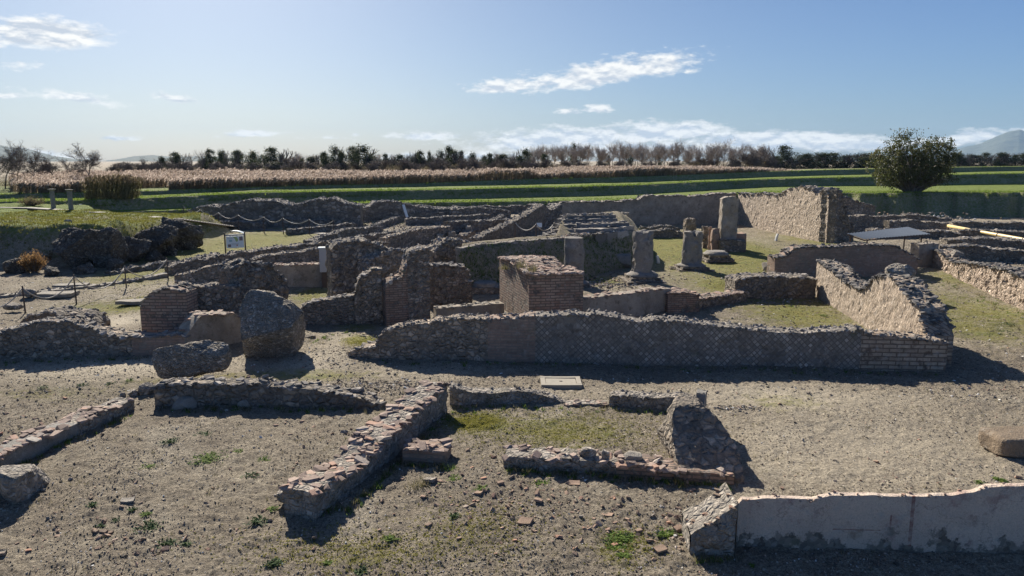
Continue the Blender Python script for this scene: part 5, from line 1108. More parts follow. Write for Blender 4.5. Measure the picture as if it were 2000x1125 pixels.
def stand(px, ytop, D, wide=1., zb=2.3, hp=8.):
    if px > 1150: D = max(D, float(np.interp(px, PX, TERR['dA']))+18); zb = min(zb, float(np.interp(px, PX, TERR['zA'])))
    X_ = (px-CX)/1465*D; P = (X_, D, zb); h_ = zat(P, ytop)-zb; return P, (h_/hp*wide, h_/hp*wide, h_/hp)
# left bare trees
for k_, (px, yt, D, w_) in enumerate([(-25, 262, 78, 1.0), (4, 275, 84, .9), (38, 289, 92, 1.), (62, 288, 90, 1.), (108, 297, 95, 1.1), (133, 305, 97, .9), (172, 281, 88, 1.25), (277, 306, 115, 1.0)]):
    P, s = stand(px, yt, D, w_, 1.7); place(bareP[k_ % 3], used, P, s, k_*1.3, 'leafless branching tree before the left hills, %s from the left' % ordw[k_], 'bare trees on the left')
dk = [(345, 306, 1.15), (402, 316, .9), (437, 301, .95), (467, 297, .95), (505, 303, .8), (533, 297, 1.), (627, 308, .8), (660, 293, .9), (693, 290, .85), (722, 292, 1.), (803, 300, .9), (818, 303, .8), (877, 294, .75), (893, 298, .8), (948, 307, .7), (1013, 293, .85), (1128, 287, .45), (1190, 306, .6), (1527, 293, 1.2), (1385, 308, .7)]
dk = sorted(dk+[(x, 300+(x*13 % 15), .7+.1*(x % 7)) for x in range(318, 1040, 29)]+[(x, 304+(x*11 % 9), .9) for x in range(1060, 1520, 57)])
for k_, (px, yt, w_) in enumerate(dk):
    P, s = stand(px, yt-(8 if k_ % 3 else 3), 128+(k_*37 % 20)+(60 if px > 1100 else 0), w_*(1.0, 1.5, 1.2, 1.9, 1.3)[k_ % 5], 1.2); place(darkP[k_ % 4], used, P, s, k_*2.1, 'dark leafy tree behind the reeds, %s of that row from the left' % ordw[k_], 'dark trees behind the reeds')
pp = [(590, 302), (975, 303), (1042, 290), (1058, 296), (1078, 288), (1100, 291), (1112, 288), (1150, 285), (1168, 290), (1196, 284), (1218, 281), (1240, 288), (1256, 285), (1272, 288), (1290, 286), (1300, 286), (1330, 279), (1352, 286), (1368, 292), (1395, 290), (1415, 279), (1448, 285), (1468, 287), (575, 308), (740, 305), (850, 305), (1480, 296), (1495, 300)]+[(x, 286+(x*7 % 13)) for x in range(1036, 1500, 19)]+[(x, 306+(x*5 % 6)) for x in range(560, 1030, 26)]
for k_, (px, yt) in enumerate(sorted(pp)):
    P, s = stand(px, yt-5, 165+(k_*23 % 30)+max(0, px-1300)*.1, (1.3, 1.0, 1.7, 1.2, 1.5)[k_ % 5]); place(popP[k_ % 4], used, P, s, k_*1.7, 'tall leafless pale tree, %s from the left in the long bare row' % ordw[k_], 'bare tall trees behind the reeds')
sb = [(95, 318), (235, 318), (300, 318), (318, 315), (372, 322), (385, 325), (418, 326), (560, 309), (575, 315), (607, 318), (645, 320), (675, 318), (745, 312), (765, 310), (782, 311), (835, 312), (855, 309), (868, 310), (908, 309), (925, 310), (962, 311), (985, 310), (1030, 312), (1065, 312), (1100, 313), (1140, 315), (1175, 315), (1215, 314), (1260, 314), (1320, 312), (1365, 308), (1400, 310), (1435, 308), (1465, 299), (1485, 304), (1505, 306)]
sb = sorted(sb+[(x, 317+(x*7 % 6)) for x in range(226, 1030, 20)])
for k_, (px, yt) in enumerate(sb):
    P, s = stand(px, yt-1, 118+(k_*31 % 26)+max(0, px-1000)*.12, 1.7, 2.2, 4.); place(scrP[k_ % 3], used, P, s, k_*1.1, 'brown twiggy bush filling the row behind the reeds, %s from the left' % ordw[k_], 'brown bushes behind the reeds')
# right: hedge and tree line
for k_, (px, yt, D, w_) in enumerate([(1545, 308, 190, 2.2), (1568, 301, 190, 2.), (1590, 305, 195, 2.2), (1612, 299, 195, 2.2), (1630, 299, 200, 2.), (1650, 304, 200, 2.2), (1668, 306, 200, 2.), (1688, 300, 205, 2.4), (1705, 303, 205, 2.2), (1725, 305, 208, 2.4)]):
    P, s = stand(px, yt, D, w_*1.6, .9); P = (P[0], P[1], min(P[2], .9)); place(darkP[(k_+1) % 4], used, P, s, k_*1.9, 'rounded dark bush of the hedge left of the big bushy tree, %s from the left' % ordw[k_], 'hedge bushes on the right')
for k_, px in enumerate(range(1848, 2090, 13)):
    P, s = stand(px, (304, 300, 303, 299, 302)[k_ % 5]-(1 if k_ > 5 else 0), 230, 2.2, 1.4); P = (P[0], P[1], min(P[2], 1.4)); place(darkP[k_ % 4], used, P, s, k_*2.7, 'dark tree of the far line right of the big bushy tree, %s from the left' % ordw[k_], 'far dark tree line on the right')
for q in list(bareP)+list(popP)+list(darkP)+list(scrP): assert q in used
# big bushy tree
Pt = terr(1782, 'Cf', 2.2); t = thing('bushy_tree', 'big bushy broad-leaved tree standing alone on the green terrace at right', 'tree', tuple(Pt))
s = (Pt.y)/F; wd, ht = 152*s, 118*s
A = Acc(); B2 = Acc(); r = np.random.default_rng(5)
lob = [(-.28, .0, .50, .30, .34), (.22, 0, .50, .30, .38), (-.12, 0, .78, .22, .2), (.28, 0, .72, .20, .2), (-.36, 0, .28, .14, .2), (.38, 0, .24, .13, .16), (0, .1, .45, .34, .32), (.05, -.1, .35, .3, .25), (-.2, -.05, .2, .2, .16)]
segs = []
for (lx, ly, lz, rx_, rz_) in lob:
    for _ in range(14):
        e_ = r.normal(size=3); e_ /= np.linalg.norm(e_); tip = np.array([(lx+e_[0]*rx_)*wd, (ly+e_[1]*.28)*wd*.8, (lz+e_[2]*rz_)*ht*.95]); tip[2] = max(tip[2], .3)
        b0 = np.array([r.normal(0, .25)+lx*wd*.15, r.normal(0, .2), 0.]); mid = (b0+tip)/2+r.normal(0, .25, 3)+np.array([0, 0, .3]); segs += [(b0, mid, .07, .04), (mid, tip, .04, .012)]
for _ in range(12):
    a_ = np.array([r.uniform(-.3, .02)*wd, r.normal(0, .3), .85*ht]); b_ = a_+np.array([r.normal(0, .3), r.normal(0, .2), r.uniform(.5, 1.15)]); segs.append((a_, b_, .02, .006))
segs = [(np.array(a)+np.array(Pt), np.array(b)+np.array(Pt), c, d) for a, b, c, d in segs]; segmesh(A, segs, 5); obj('trunk', A, M['twig'], t)
L_ = []; rn_ = []
for (lx, ly, lz, rx_, rz_) in lob:
    nc = int(190*(rx_*rz_)/.1)
    e_ = r.normal(size=(nc, 3)); e_ /= np.linalg.norm(e_, axis=1)[:, None]; rad = r.uniform(.45, 1.1, (nc, 1))
    c = np.stack([(lx+e_[:, 0]*rx_*rad[:, 0])*wd, (ly+e_[:, 1]*.3*rad[:, 0])*wd*.8, (lz+e_[:, 2]*rz_*rad[:, 0])*ht*.95], -1)
    c = c[(c[:, 2] > .15)]
    q = np.repeat(c, 22, 0); L_.append(q+r.normal(0, .16, q.shape)); tone = np.repeat(r.random(len(c)), 22); warm = np.clip(.35-q[:, 0]/wd*.5, 0, 1); rn_.append(np.clip(.45*tone+.35*r.random(len(q))+.35*warm, 0, 1))
q = np.array([r.normal(-.15*wd, .10*wd, 160), r.normal(0, .3, 160), r.uniform(.85, 1.03, 160)*ht]).T; L_.append(q); rn_.append(r.random(160))
L_ = np.concatenate(L_); L_[:, 2] = np.maximum(L_[:, 2], .08); leaves(B2, L_+np.array(Pt), .20, asp=.6, rn=np.concatenate(rn_)); obj('crown', B2, M['leaf_big'], t)
# orange shrubs, tamarisk at left, cane clump
def shrub(name, label, px, by, wpx, hpx, z, mt, nb=40, nl=2500, leaf=.07, cat='shrub', asp=.3, P=None, spread=1.):
    P = P or (GG(px, by) if z > 1 else G(px, by, z)); s = (P.y*cp)/F; w, h_ = wpx*s, hpx*s; t = thing(name, label, cat, tuple(P)); A = Acc(); B2 = Acc(); S = []; L_ = []
    for i in range(nb):
        a_ = rng.uniform(0, 6.28); rr = rng.random()**.5; tip = np.array([math.cos(a_)*rr*w/2, math.sin(a_)*rr*w/2*.8, h_*rng.uniform(.55, 1)*(1-.35*rr*rr)]); b = tip*np.array([.15, .15, 0]); md = (tip+b)/2+rng.normal(0, .05*h_, 3)+np.array([0, 0, .1*h_])
        S += [(b, md, .02, .014), (md, tip, .012, .005)]; k_ = nl//nb
        f = rng.random((k_, 1))**.6; pt = np.where(f < .5, b+(md-b)*f*2, md+(tip-md)*(f-.5)*2)+rng.normal(0, .055*w*spread, (k_, 3)); L_.append(pt)
    S = [(a+np.array(P), b+np.array(P), c, d) for a, b, c, d in S]; segmesh(A, S, 4); obj('stems', A, M['twig'], t)
    L_ = np.concatenate(L_); L_ = L_[L_[:, 2] > 0]; leaves(B2, L_+np.array(P), leaf, asp=asp, up=.8); obj('foliage', B2, M[mt], t); return t
shrub('rusty_shrub', 'rust-coloured feathery shrub in front of the dark rock group', 68, 534, 52, 48, 0, 'leaf_orange', 50, 3500, .09)
shrub('rusty_shrub', 'smaller rust-coloured shrub at the right of the larger rusty one', 100, 520, 22, 30, 0, 'leaf_orange', 24, 1300, .08)
shrub('rusty_shrub', 'slender orange sapling on the bank behind the thin columns', 212, 408, 14, 36, 1.2, 'leaf_orange', 16, 700, .12)
shrub('tan_shrub', 'twiggy tan shrub on the foot of the green bank, left of centre', 480, 404, 52, 28, .4, 'leaf_scrub', 50, 2600, .13)
shrub('brown_shrub', 'large leafless reddish brown shrub at the far left edge', 12, 392, 90, 56, 1.6, 'leaf_scrub', 90, 3600, .16)
shrub('brown_shrub', 'low tan shrub right of the large reddish brown one', 62, 402, 50, 18, 1.6, 'leaf_scrub', 40, 1800, .12)
shrub('green_shrub', 'dark green bush between the cane clump and the bare trees', 110, 366, 90, 20, 1.6, 'leaf_dark', 60, 5000, .22, spread=1.3, asp=.5)
# cane clump
Pc = terr(218, 'Bf', 1.); s = Pc.y/F; t = thing('cane_clump', 'tall clump of giant cane standing before the pale reeds on the left', 'cane clump', tuple(Pc)); A = Acc(); B2 = Acc(); S = []; L_ = []; PL_ = []
for i in range(420):
    fx = rng.uniform(-1, 1); x0 = fx*44*s; y0 = rng.uniform(-1, 1); hh = (34+12*rng.random()-6*abs(fx)**2)*s; ln_ = rng.normal(.15*fx+.12, .10)
    b = np.array([x0, y0, 0]); tp = np.array([x0+ln_*hh, y0+rng.normal(0, .1), hh]); S.append((b, (b+tp)/2+rng.normal(0, .03, 3), .02, .016)); S.append((S[-1][1], tp, .016, .008))
    f = rng.random((9, 1)); L_.append(b+(tp-b)*f+rng.normal(0, .1, (9, 3))); PL_.append(tp+rng.normal(0, .03, (3, 3)))
sh = lambda q: np.asarray(q)+np.array(Pc)
segmesh(A, [(sh(a), sh(b), c, d) for a, b, c, d in S], 3); obj('stems', A, M['leaf_cane'], t); leaves(B2, sh(np.concatenate(L_)), .34, asp=.12, up=1.2); obj('leaves', B2, M['leaf_cane'], t)
A = Acc(); leaves(A, sh(np.concatenate(PL_)), .28, asp=.3, up=2.5); obj('plumes', A, M['reed_stem'], t)
# reed bed: stuff
NRD = 60000; px_ = np.concatenate([rng.uniform(20, 1500, NRD-6000), rng.uniform(1200, 1560, 6000)]); dA_ = np.interp(px_, PX, TERR['dA']); zA_ = np.interp(px_, PX, TERR['zA'])
off = 1.0+rng.random(NRD)**1.5*42
D_ = dA_+off; base_z = np.where(off > 30, np.minimum(zA_, 2.4), zA_+(np.minimum(zA_, 2.4)-zA_)*off/30)
X_ = (px_-CX)/1455*D_
clump = fbm(X_*.22, D_*.16, 0, 3, 61)
hgt = (1.08+.38*clump+rng.normal(0, .12, NRD))*(1+.12*sst(0, 30, off))*np.clip(1.15-np.maximum(0, px_-1300)/300, .35, 1)
keep = (hgt > .35)&~((px_ < 330)&(px_ > 165)&(off < 8))&(~((px_ < 150)&(clump > .25)&(off < 12)))
px_, D_, X_, base_z, hgt = px_[keep], D_[keep], X_[keep], base_z[keep], hgt[keep]; k = len(px_)
lean_ = rng.normal(.10, .08, k); tz_ = base_z+hgt; top_ = np.stack([X_+lean_*hgt, D_+rng.normal(0, .05, k), tz_], -1); bot_ = np.stack([X_, D_, base_z], -1)
A = Acc(); w_ = .028
V = np.stack([bot_+[-w_, 0, 0], bot_+[w_, 0, 0], top_+[w_*.5, 0, 0], top_+[-w_*.5, 0, 0]], 1); A.add(V.reshape(-1, 3), np.arange(4*k).reshape(k, 4), rn=np.repeat(rng.random(k), 4))
mid = bot_+(top_-bot_)*rng.uniform(.1, .8, (k, 1)); leaves(A, mid, .5, asp=.10, up=.8, rn=rng.random(k)*.6); leaves(A, bot_+(top_-bot_)*rng.uniform(.3, .9, (k, 1)), .45, asp=.10, up=.5, rn=rng.random(k)*.8)
o = obj('reed_stems', A, M['reed_stem']); tag(o, 'dry stems and leaves of the wide reed bed behind the terraces', 'reeds', kind='stuff')
A = Acc(); sel = rng.random(k) < .8; tp = top_[sel]; kk = len(tp)
for q_ in range(3):
    c_ = tp+np.array([.05, 0, -.04])+rng.normal(0, .03, tp.shape)-np.array([0, 0, .10])*q_; a = np.stack([rng.normal(.12, .05, kk), rng.normal(0, .04, kk), rng.uniform(.08, .16, kk)], -1); b = np.stack([rng.uniform(.02, .05, kk), rng.normal(0, .04, kk), -rng.uniform(.01, .04, kk)], -1)
    V = np.stack([c_-a, c_+b, c_+a, c_-b], 1); A.add(V.reshape(-1, 3), np.arange(4*kk).reshape(kk, 4), rn=np.repeat(rng.random(kk), 4))
o = obj('reed_plumes', A, M['reed_plume']); tag(o, 'pale pinkish seed plumes over the wide reed bed', 'reeds', kind='stuff')

# grass along the terraces and on the mound: stuff
A = Acc()
def tufts(P, h_, w_, n_=4, mt=None):
    P = np.repeat(np.asarray(P), n_, 0); k = len(P); P = P+np.c_[rng.normal(0, h_*.35, (k, 2)), np.zeros(k)]; a_ = rng.uniform(0, 6.28, k); hh = h_*rng.uniform(.5, 1.2, k)
    u = np.c_[np.cos(a_), np.sin(a_), np.zeros(k)]*w_; t_ = P+np.c_[rng.normal(0, .35, k)*hh, rng.normal(0, .35, k)*hh, hh]
    return np.stack([P-u, P+u, t_], 1).reshape(-1, 3), np.arange(3*k).reshape(k, 3), np.repeat(rng.random(k), 3)
pts = []
for key, lo, hi, cnt in (('Bf', -.5, 4, 16000), ('Cf', -.4, 5, 14000), ('A', -.4, .6, 4000), ('Cb', -.2, .8, 4000)):
    px_ = rng.uniform(-150, 2150, cnt); off = rng.uniform(lo, hi, cnt) if key in 'A' else lo+(hi-lo)*rng.random(cnt)**1.8; k1, k2 = {'A': ('dA', 'zA'), 'Bf': ('dBf', 'zB'), 'Cf': ('dCf', 'zC'), 'Cb': ('dCb', 'zC')}[key]
    d = np.interp(px_, PX, TERR[k1]); z_ = np.interp(px_, PX, TERR[k2])+np.minimum(off, 0)*1.1; D_ = d+off; pts.append(np.stack([(px_-CX)/1455*D_, D_, z_-.02], -1))
V, Fc, rn_ = tufts(np.concatenate(pts), .10, .03, 4); A.add(V, Fc, rn=rn_); pe = np.concatenate(pts); pe = pe[rng.random(len(pe)) < .10*np.clip(.5+fbm(pe[:, 0]*.3, pe[:, 1]*.3, 0, 2, 5), 0, 1)]; V, Fc, rn_ = tufts(pe, .26, .035, 6); A.add(V, Fc, rn=rn_)
Tb, Cb2 = np.array([list(q) for q in Tp]), np.array([list(q) for q in Cp]); kk_ = rng.uniform(0, len(Tb)-1, 1300); f_ = rng.random((1300, 1)); i0 = kk_.astype(int); fr = (kk_-i0)[:, None]; q_ = (Tb[i0]*(1-fr)+Tb[i0+1]*fr)*(1-f_)+(Cb2[i0]*(1-fr)+Cb2[i0+1]*fr)*f_; V, Fc, rn_ = tufts(q_, .12, .014, 3); A.add(V, Fc, rn=rn_*.4)
X_ = rng.uniform(-34, -17.5, 16000); Y_ = rng.uniform(34, 52, 16000); z_ = relief(X_, Y_); kp = z_ > .4
MOUNDT = tufts(np.stack([X_, Y_, z_-.01], -1)[kp], .11, .02, 3)
o = obj('grass', A, M['grass']); tag(o, 'short bright grass on the terraces and the left mound', 'grass', kind='stuff')
# moss and dry grass near
A = Acc(); pts = []
for (px, py, rx, ry, cnt, z) in [(1100, 850, 200, 40, 2600, 0), (925, 832, 45, 16, 2500, 0), (1430, 560, 40, 10, 900, 0), (1400, 500, 150, 40, 1500, 0), (290, 590, 60, 14, 900, 0), (260, 550, 110, 25, 1200, 0), (705, 668, 30, 8, 500, .16), (700, 1080, 200, 40, 1400, 0), (1940, 610, 120, 40, 1400, 0), (500, 472, 140, 20, 1200, 0), (1230, 1070, 60, 40, 600, 0), (930, 1040, 120, 50, 800, 0), (600, 575, 45, 14, 500, 0), (1560, 615, 90, 20, 600, 0), (250, 500, 160, 12, 900, 0), (1170, 550, 35, 8, 400, 0)]:
    q = rng.normal(size=(cnt, 2))*.6; P0 = [G(px+rx*a, py+ry*b, z) for a, b in q]; pts.append(np.array([[p.x, p.y, (ground_z(p.x, p.y) if z == 0 else z)-.005] for p in P0[:]]))
V, Fc, rn_ = tufts(np.concatenate(pts), .022, .008, 5); A.add(V, Fc, rn=rn_); A.add(MOUNDT[0], MOUNDT[1], rn=MOUNDT[2]*.5); o = obj('moss', A, M['moss']); tag(o, 'yellow-green moss and dry grass in patches on the gravel', 'moss', kind='stuff')

# gravel: stuff
A = Acc()
k = 90000; D_ = 6.5+rng.random(k)**1.25*13; X_ = rng.uniform(-.76, .76, k)*D_; cl = fbm(X_*.8, D_*.8, 0, 3, 71); kp = rng.random(k) < np.clip(.6+cl*.8, .2, 1)*(1-.75*sand_at(X_, D_)); D_, X_ = D_[kp], X_[kp]; k = len(D_)
sz = .011+.018*rng.random(k)**2+.04*(rng.random(k) > .985)*rng.random(k)
stamp(A, np.stack([X_, D_, relief(X_, D_)+sz*.15], -1), np.stack([sz*1.5, sz*1.2, sz*.9], -1), PEBS, .4)
k = 22000; D_ = 15+rng.random(k)*30; X_ = rng.uniform(-.76, .76, k)*D_; sz = .025+.05*rng.random(k)**3
stamp(A, np.stack([X_, D_, relief(X_, D_)+sz*.1], -1), np.stack([sz*1.5, sz*1.3, sz*.7], -1), PEBS, .3)
for (px, py, rx, ry, cnt, s0) in [(1000, 545, 260, 10, 900, .1), (760, 760, 120, 14, 500, .05), (640, 700, 60, 30, 300, .04), (1180, 557, 60, 8, 500, .09), (1440, 803, 50, 5, 120, .05), (1340, 1040, 60, 30, 160, .05), (480, 790, 60, 12, 160, .05), (1520, 590, 70, 8, 200, .07), (1200, 470, 40, 10, 100, .12), (1880, 446, 160, 4, 600, .14), (1960, 500, 100, 14, 600, .14), (1760, 460, 100, 8, 500, .14), (600, 430, 260, 10, 2200, .14), (800, 440, 200, 10, 1400, .12), (200, 400, 140, 4, 200, .1), (1950, 470, 120, 25, 900, .16), (1780, 425, 90, 8, 300, .16)]:
    q = rng.normal(size=(cnt, 2))*.6; P0 = np.array([list(G(px+rx*a, py+ry*b, 0)) for a, b in q]); sz = s0*(.4+rng.random(cnt)**2); stamp(A, P0+np.c_[np.zeros((cnt, 2)), relief(P0[:, 0], P0[:, 1])+sz*.1], np.stack([sz*1.5, sz*1.2, sz*.7], -1), ROCKS, .4)
# rubble strewn on the theatre bank's top
cz = [c for c in Cp]; P0 = np.array([cz[rng.integers(1, 4)].lerp(cz[rng.integers(3, 6)], rng.random())+Vector((0, rng.uniform(.05, 1.2), .03)) for _ in range(700)]); sz = rng.uniform(.04, .16, 700); stamp(A, P0, np.stack([sz*1.5, sz*1.1, sz*.7], -1), ROCKS, .4)
o = obj('gravel', A, M['gravel']); tag(o, 'loose gravel and small stones strewn over the ground', 'gravel', kind='stuff')
A = Acc(); pts = []
for (px, py, rx, ry, cnt) in [(1080, 1000, 200, 70, 190), (180, 1050, 120, 40, 40), (1330, 1030, 40, 40, 60), (900, 960, 100, 40, 60), (620, 860, 100, 60, 40), (500, 1000, 300, 90, 60), (100, 820, 150, 50, 50), (1700, 900, 300, 80, 30)]:
    q = rng.normal(size=(cnt, 2))*.7; pts.append(np.array([[*G(px+rx*a, min(1200, py+ry*b), 0)[:2], 0] for a, b in q]))
P0 = np.concatenate(pts); k = len(P0); sz = .025+.05*rng.random(k)**2; P0[:, 2] = relief(P0[:, 0], P0[:, 1])+sz*.12; stamp(A, P0, np.stack([sz*1.5, sz, sz*.45], -1), SLABS, .35)
o = obj('sherds', A, M['sherds']); tag(o, 'small terracotta sherds scattered over the foreground gravel', 'sherds', kind='stuff')
# single brick and stone pieces one can pick out
for px, py, w_, h_, mt, lb in [(252, 988, 27, 14, 'slab', 'flat pale stone slab lying alone on the lower left gravel'), (115, 1050, 16, 8, 'sherds', 'pale flat tile piece lying by itself near the bottom left corner'), (204, 1046, 15, 9, 'sherds', 'orange tile piece right of the one near the bottom left corner'), (189, 1046, 12, 9, 'sherds', 'brown brick piece beside the orange tile piece at bottom left'),
    (1120, 957, 26, 13, 'sherds', 'curved red tile piece in front of the mossy room front wall'), (1325, 1042, 20, 20, 'sherds', 'bright red broken brick left of the crumbling brick end'), (1288, 1082, 28, 9, 'sherds', 'thin red tile lying below the bright red broken brick'), (1195, 1060, 40, 30, 'sherds', 'x'), (1247, 1042, 16, 12, 'sherds', 'orange tile piece in the green patch at bottom centre'),
    (838, 950, 26, 13, 'concrete', 'grey flat stone at the edge of the diagonal wall shadow'), (977, 958, 15, 10, 'sherds', 'tan tile piece before the left end of the front wall'), (936, 975, 18, 9, 'sherds', 'yellowish tile piece left of the tan one'), (1025, 1030, 32, 14, 'sherds', 'pile-like brown brick fragment in the lower centre'), (1186, 1012, 26, 8, 'sherds', 'thin dark tile sliver in the lower centre right'),
    (1052, 992, 18, 10, 'sherds', 'broken tile below the left end of the front wall'), (1135, 1018, 10, 9, 'concrete', 'small dark stone in the lower centre'), (320, 985, 8, 8, 'concrete', 'small dark cube stone right of the flat pale slab'), (85, 965, 10, 7, 'concrete', 'little dark stone at lower left beside the rounded wall end'), (2, 1088, 20, 24, 'rubble_red', 'stone cut by the left edge at the bottom corner'), (400, 860, 10, 8, 'concrete', 'x')]:
    if lb == 'x': continue
    P = G(px, py); s = (P.y*cp+H*sp)/F; gz = ground_z(P.x, P.y); A = Acc(); w_ *= .85; z_ = max(.025, h_*s*.45)
    V, Fc = box((P.x, P.y, gz+z_*.35), (w_*s, w_*s*.7, z_), R_=(rng.normal(0, .12), rng.normal(0, .1), rng.uniform(-.5, .5)), n_=4, rough=.035*w_*s*4, seed=px); A.add(V, Fc, rn=rng.random()*.8); o = obj('fragment', A, M[mt], loc=(P.x, P.y, gz)); tag(o, lb, 'fragment')
# weeds one can count
def weed(px, py, wpx, label, mt='leaf_weed', nl=70, flat=.5):
    nl = int(nl*1.6)
    P = G(px, py); s = (P.y*cp+H*sp)/F; r_ = wpx*s/2; gz = ground_z(P.x, P.y); A = Acc(); a_ = rng.uniform(0, 6.28, nl); L = np.minimum(r_, .085)*rng.uniform(.35, 1.1, nl); el_ = rng.uniform(.1, 1.1, nl)*flat
    c0 = np.c_[rng.normal(0, r_*(.35 if r_ < .1 else .5), nl), rng.normal(0, r_*(.35 if r_ < .1 else .45), nl), np.zeros(nl)]; nl_ = nl; d = np.c_[np.cos(a_)*np.cos(el_), np.sin(a_)*np.cos(el_), np.sin(el_)]; sd = np.c_[-np.sin(a_), np.cos(a_), np.zeros(nl)]*(L*.16)[:, None]
    q0 = c0; q1 = c0+d*(L*.55)[:, None]; q2 = c0+d*L[:, None]-np.c_[np.zeros((nl, 2)), L*.15]
    V = np.stack([q0, q1-sd, q1+sd, q2], 1)+np.array([P.x, P.y, gz]); F4 = np.arange(4*nl).reshape(nl, 4); A.add(V.reshape(-1, 3), np.concatenate([F4[:, [0, 1, 2]], F4[:, [1, 3, 2]]]), rn=np.repeat(rng.random(nl), 4))
    o = obj('weed', A, M[mt], loc=(P.x, P.y, gz)); tag(o, label, 'weed'); return o
for px, py, w_, mt, nl, lb in [(333, 877, 32, 'leaf_weed_dark', 70, 'dark rosette weed in the left foreground, above the bright green patch'), (403, 907, 58, 'leaf_weed', 240, 'largest bright green leafy patch in the left foreground'), (400, 860, 22, 'leaf_weed_dark', 40, 'small dark weed above and right of the dark rosette'), (462, 893, 24, 'leaf_weed', 40, 'small light weed right of the largest bright patch'), (491, 940, 26, 'leaf_weed_dark', 50, 'dark weed between the bright patch and the diagonal wall end'), (516, 906, 28, 'leaf_weed', 50, 'leafy weed near the left side of the diagonal wall end'),
    (290, 923, 26, 'leaf_weed', 40, 'low pale weed left of the largest bright patch'), (180, 999, 24, 'leaf_weed_dark', 36, 'spindly dark weed left of the flat pale slab'), (259, 1005, 20, 'leaf_weed_dark', 40, 'dark weed touching the flat pale slab'), (288, 1014, 20, 'leaf_weed', 40, 'light green weed right of the flat pale slab'), (228, 1022, 16, 'leaf_weed_dark', 30, 'little dark weed below the flat pale slab'), (296, 1038, 44, 'leaf_weed_dark', 70, 'elongated dark weed low on the left'), (195, 1034, 18, 'leaf_weed_dark', 30, 'dark sprig beside the brown brick piece at lower left'),
    (328, 1066, 40, 'leaf_weed_dark', 90, 'bushy dark weed low on the left with broad leaves'), (364, 1068, 22, 'leaf_weed_dark', 40, 'small dark weed just right of the bushy one'), (505, 1028, 34, 'leaf_weed_dark', 70, 'dark weed left of the long triangular shadow tip'), (533, 1108, 36, 'leaf_weed_dark', 80, 'dark weed at the bottom edge below the triangular shadow'), (706, 1120, 26, 'leaf_weed_dark', 50, 'weed cut by the bottom edge left of centre'), (888, 946, 28, 'leaf_weed', 60, 'bright weed at the shadow edge right of the tiled stub'), (937, 968, 26, 'leaf_weed', 40, 'weed among tile pieces right of the tiled stub'),
    (888, 1019, 24, 'leaf_weed_dark', 40, 'dark weed alone in the lower centre'), (1215, 1052, 52, 'leaf_weed', 220, 'upper bright green patch at bottom centre right'), (1218, 1072, 74, 'leaf_weed', 300, 'lower and widest bright green patch at bottom centre right'), (1300, 1047, 36, 'leaf_weed', 120, 'green patch left of the bright red brick'), (1218, 1092, 26, 'leaf_weed', 60, 'small green patch below the widest one'), (1056, 958, 26, 'leaf_weed', 40, 'weed below the left part of the mossy room front wall'), (1023, 942, 16, 'leaf_weed', 24, 'bright sprout in the shade below the front wall left end'), (1196, 955, 14, 'leaf_weed', 24, 'bright sprout below the middle of the front wall'),
    (1951, 941, 22, 'leaf_weed', 60, 'bright tuft on the gravel above the painted wall'), (1912, 946, 18, 'leaf_weed', 40, 'paler tuft left of the bright one above the painted wall'), (1469, 1113, 14, 'leaf_weed', 40, 'tiny green sprout in the shadow of the painted wall'), (535, 1003, 22, 'leaf_weed', 36, 'clover-like weed at the foot of the diagonal wall end'), (1973, 629, 34, 'leaf_weed_dark', 60, 'dark weed in the grassy passage near the right edge'), (1968, 642, 40, 'leaf_weed_dark', 50, 'lower dark weed in the grassy passage'), (162, 752, 22, 'leaf_weed_dark', 36, 'dark weed on the path edge, middle of the three at left'),
    (82, 760, 26, 'leaf_weed_dark', 36, 'dark weed on the path edge, leftmost of the three at left'), (251, 745, 18, 'leaf_weed', 30, 'green weed on the path edge left of the tilted slab'), (216, 750, 20, 'leaf_weed_dark', 30, 'dark weed on the path edge left of the green one'), (112, 600, 30, 'leaf_weed', 60, 'green weed between the first two iron posts'), (232, 598, 22, 'leaf_weed_dark', 40, 'dark weed left of the stepped brick pier'), (640, 1103, 20, 'leaf_weed', 30, 'faint weed at the bottom edge right of the dark one'), (762, 1060, 26, 'leaf_weed', 40, 'pale green weed right of the triangular shadow tip'), (1545, 598, 30, 'leaf_weed', 80, 'bright green weed on the floor before the thick dark rubble wall'), (1607, 617, 22, 'leaf_weed', 60, 'bright green weed at the foot of the sunlit net-patterned wall')]:
    weed(px, py, w_, lb, mt, nl, .9 if mt == 'leaf_weed_dark' else .6)
# low weeds and dry stalks crowding the wall feet
A = Acc(); B2 = Acc(); pts = []
for (x0, y0, x1, y1, cnt) in [(984, 930, 1432, 958, 110), (690, 995, 880, 812, 70), (560, 1000, 690, 1000, 40), (300, 802, 740, 806, 60), (0, 932, 262, 812, 50), (735, 706, 1850, 726, 90), (0, 700, 360, 698, 40), (790, 914, 872, 918, 20), (1352, 1094, 1440, 1096, 16), (1600, 585, 1800, 668, 40), (880, 800, 1340, 812, 50), (1840, 545, 2000, 612, 40), (600, 668, 700, 645, 30)]:
    f = rng.random(cnt); pts.append(np.array([list(G(x0+(x1-x0)*a+rng.normal(0, 3), y0+(y1-y0)*a+abs(rng.normal(0, 5)))) for a in f]))
P0 = np.concatenate(pts); P0[:, 2] = relief(P0[:, 0], P0[:, 1])-.01; h1 = rng.random(len(P0)) < .55
V, Fc, rn_ = tufts(P0[h1], .07, .009, 12); A.add(V, Fc, rn=rn_); o = obj('wall_foot_weeds', A, M['leaf_weed']); tag(o, 'small green weeds growing along the feet of the walls', 'weeds', kind='stuff')
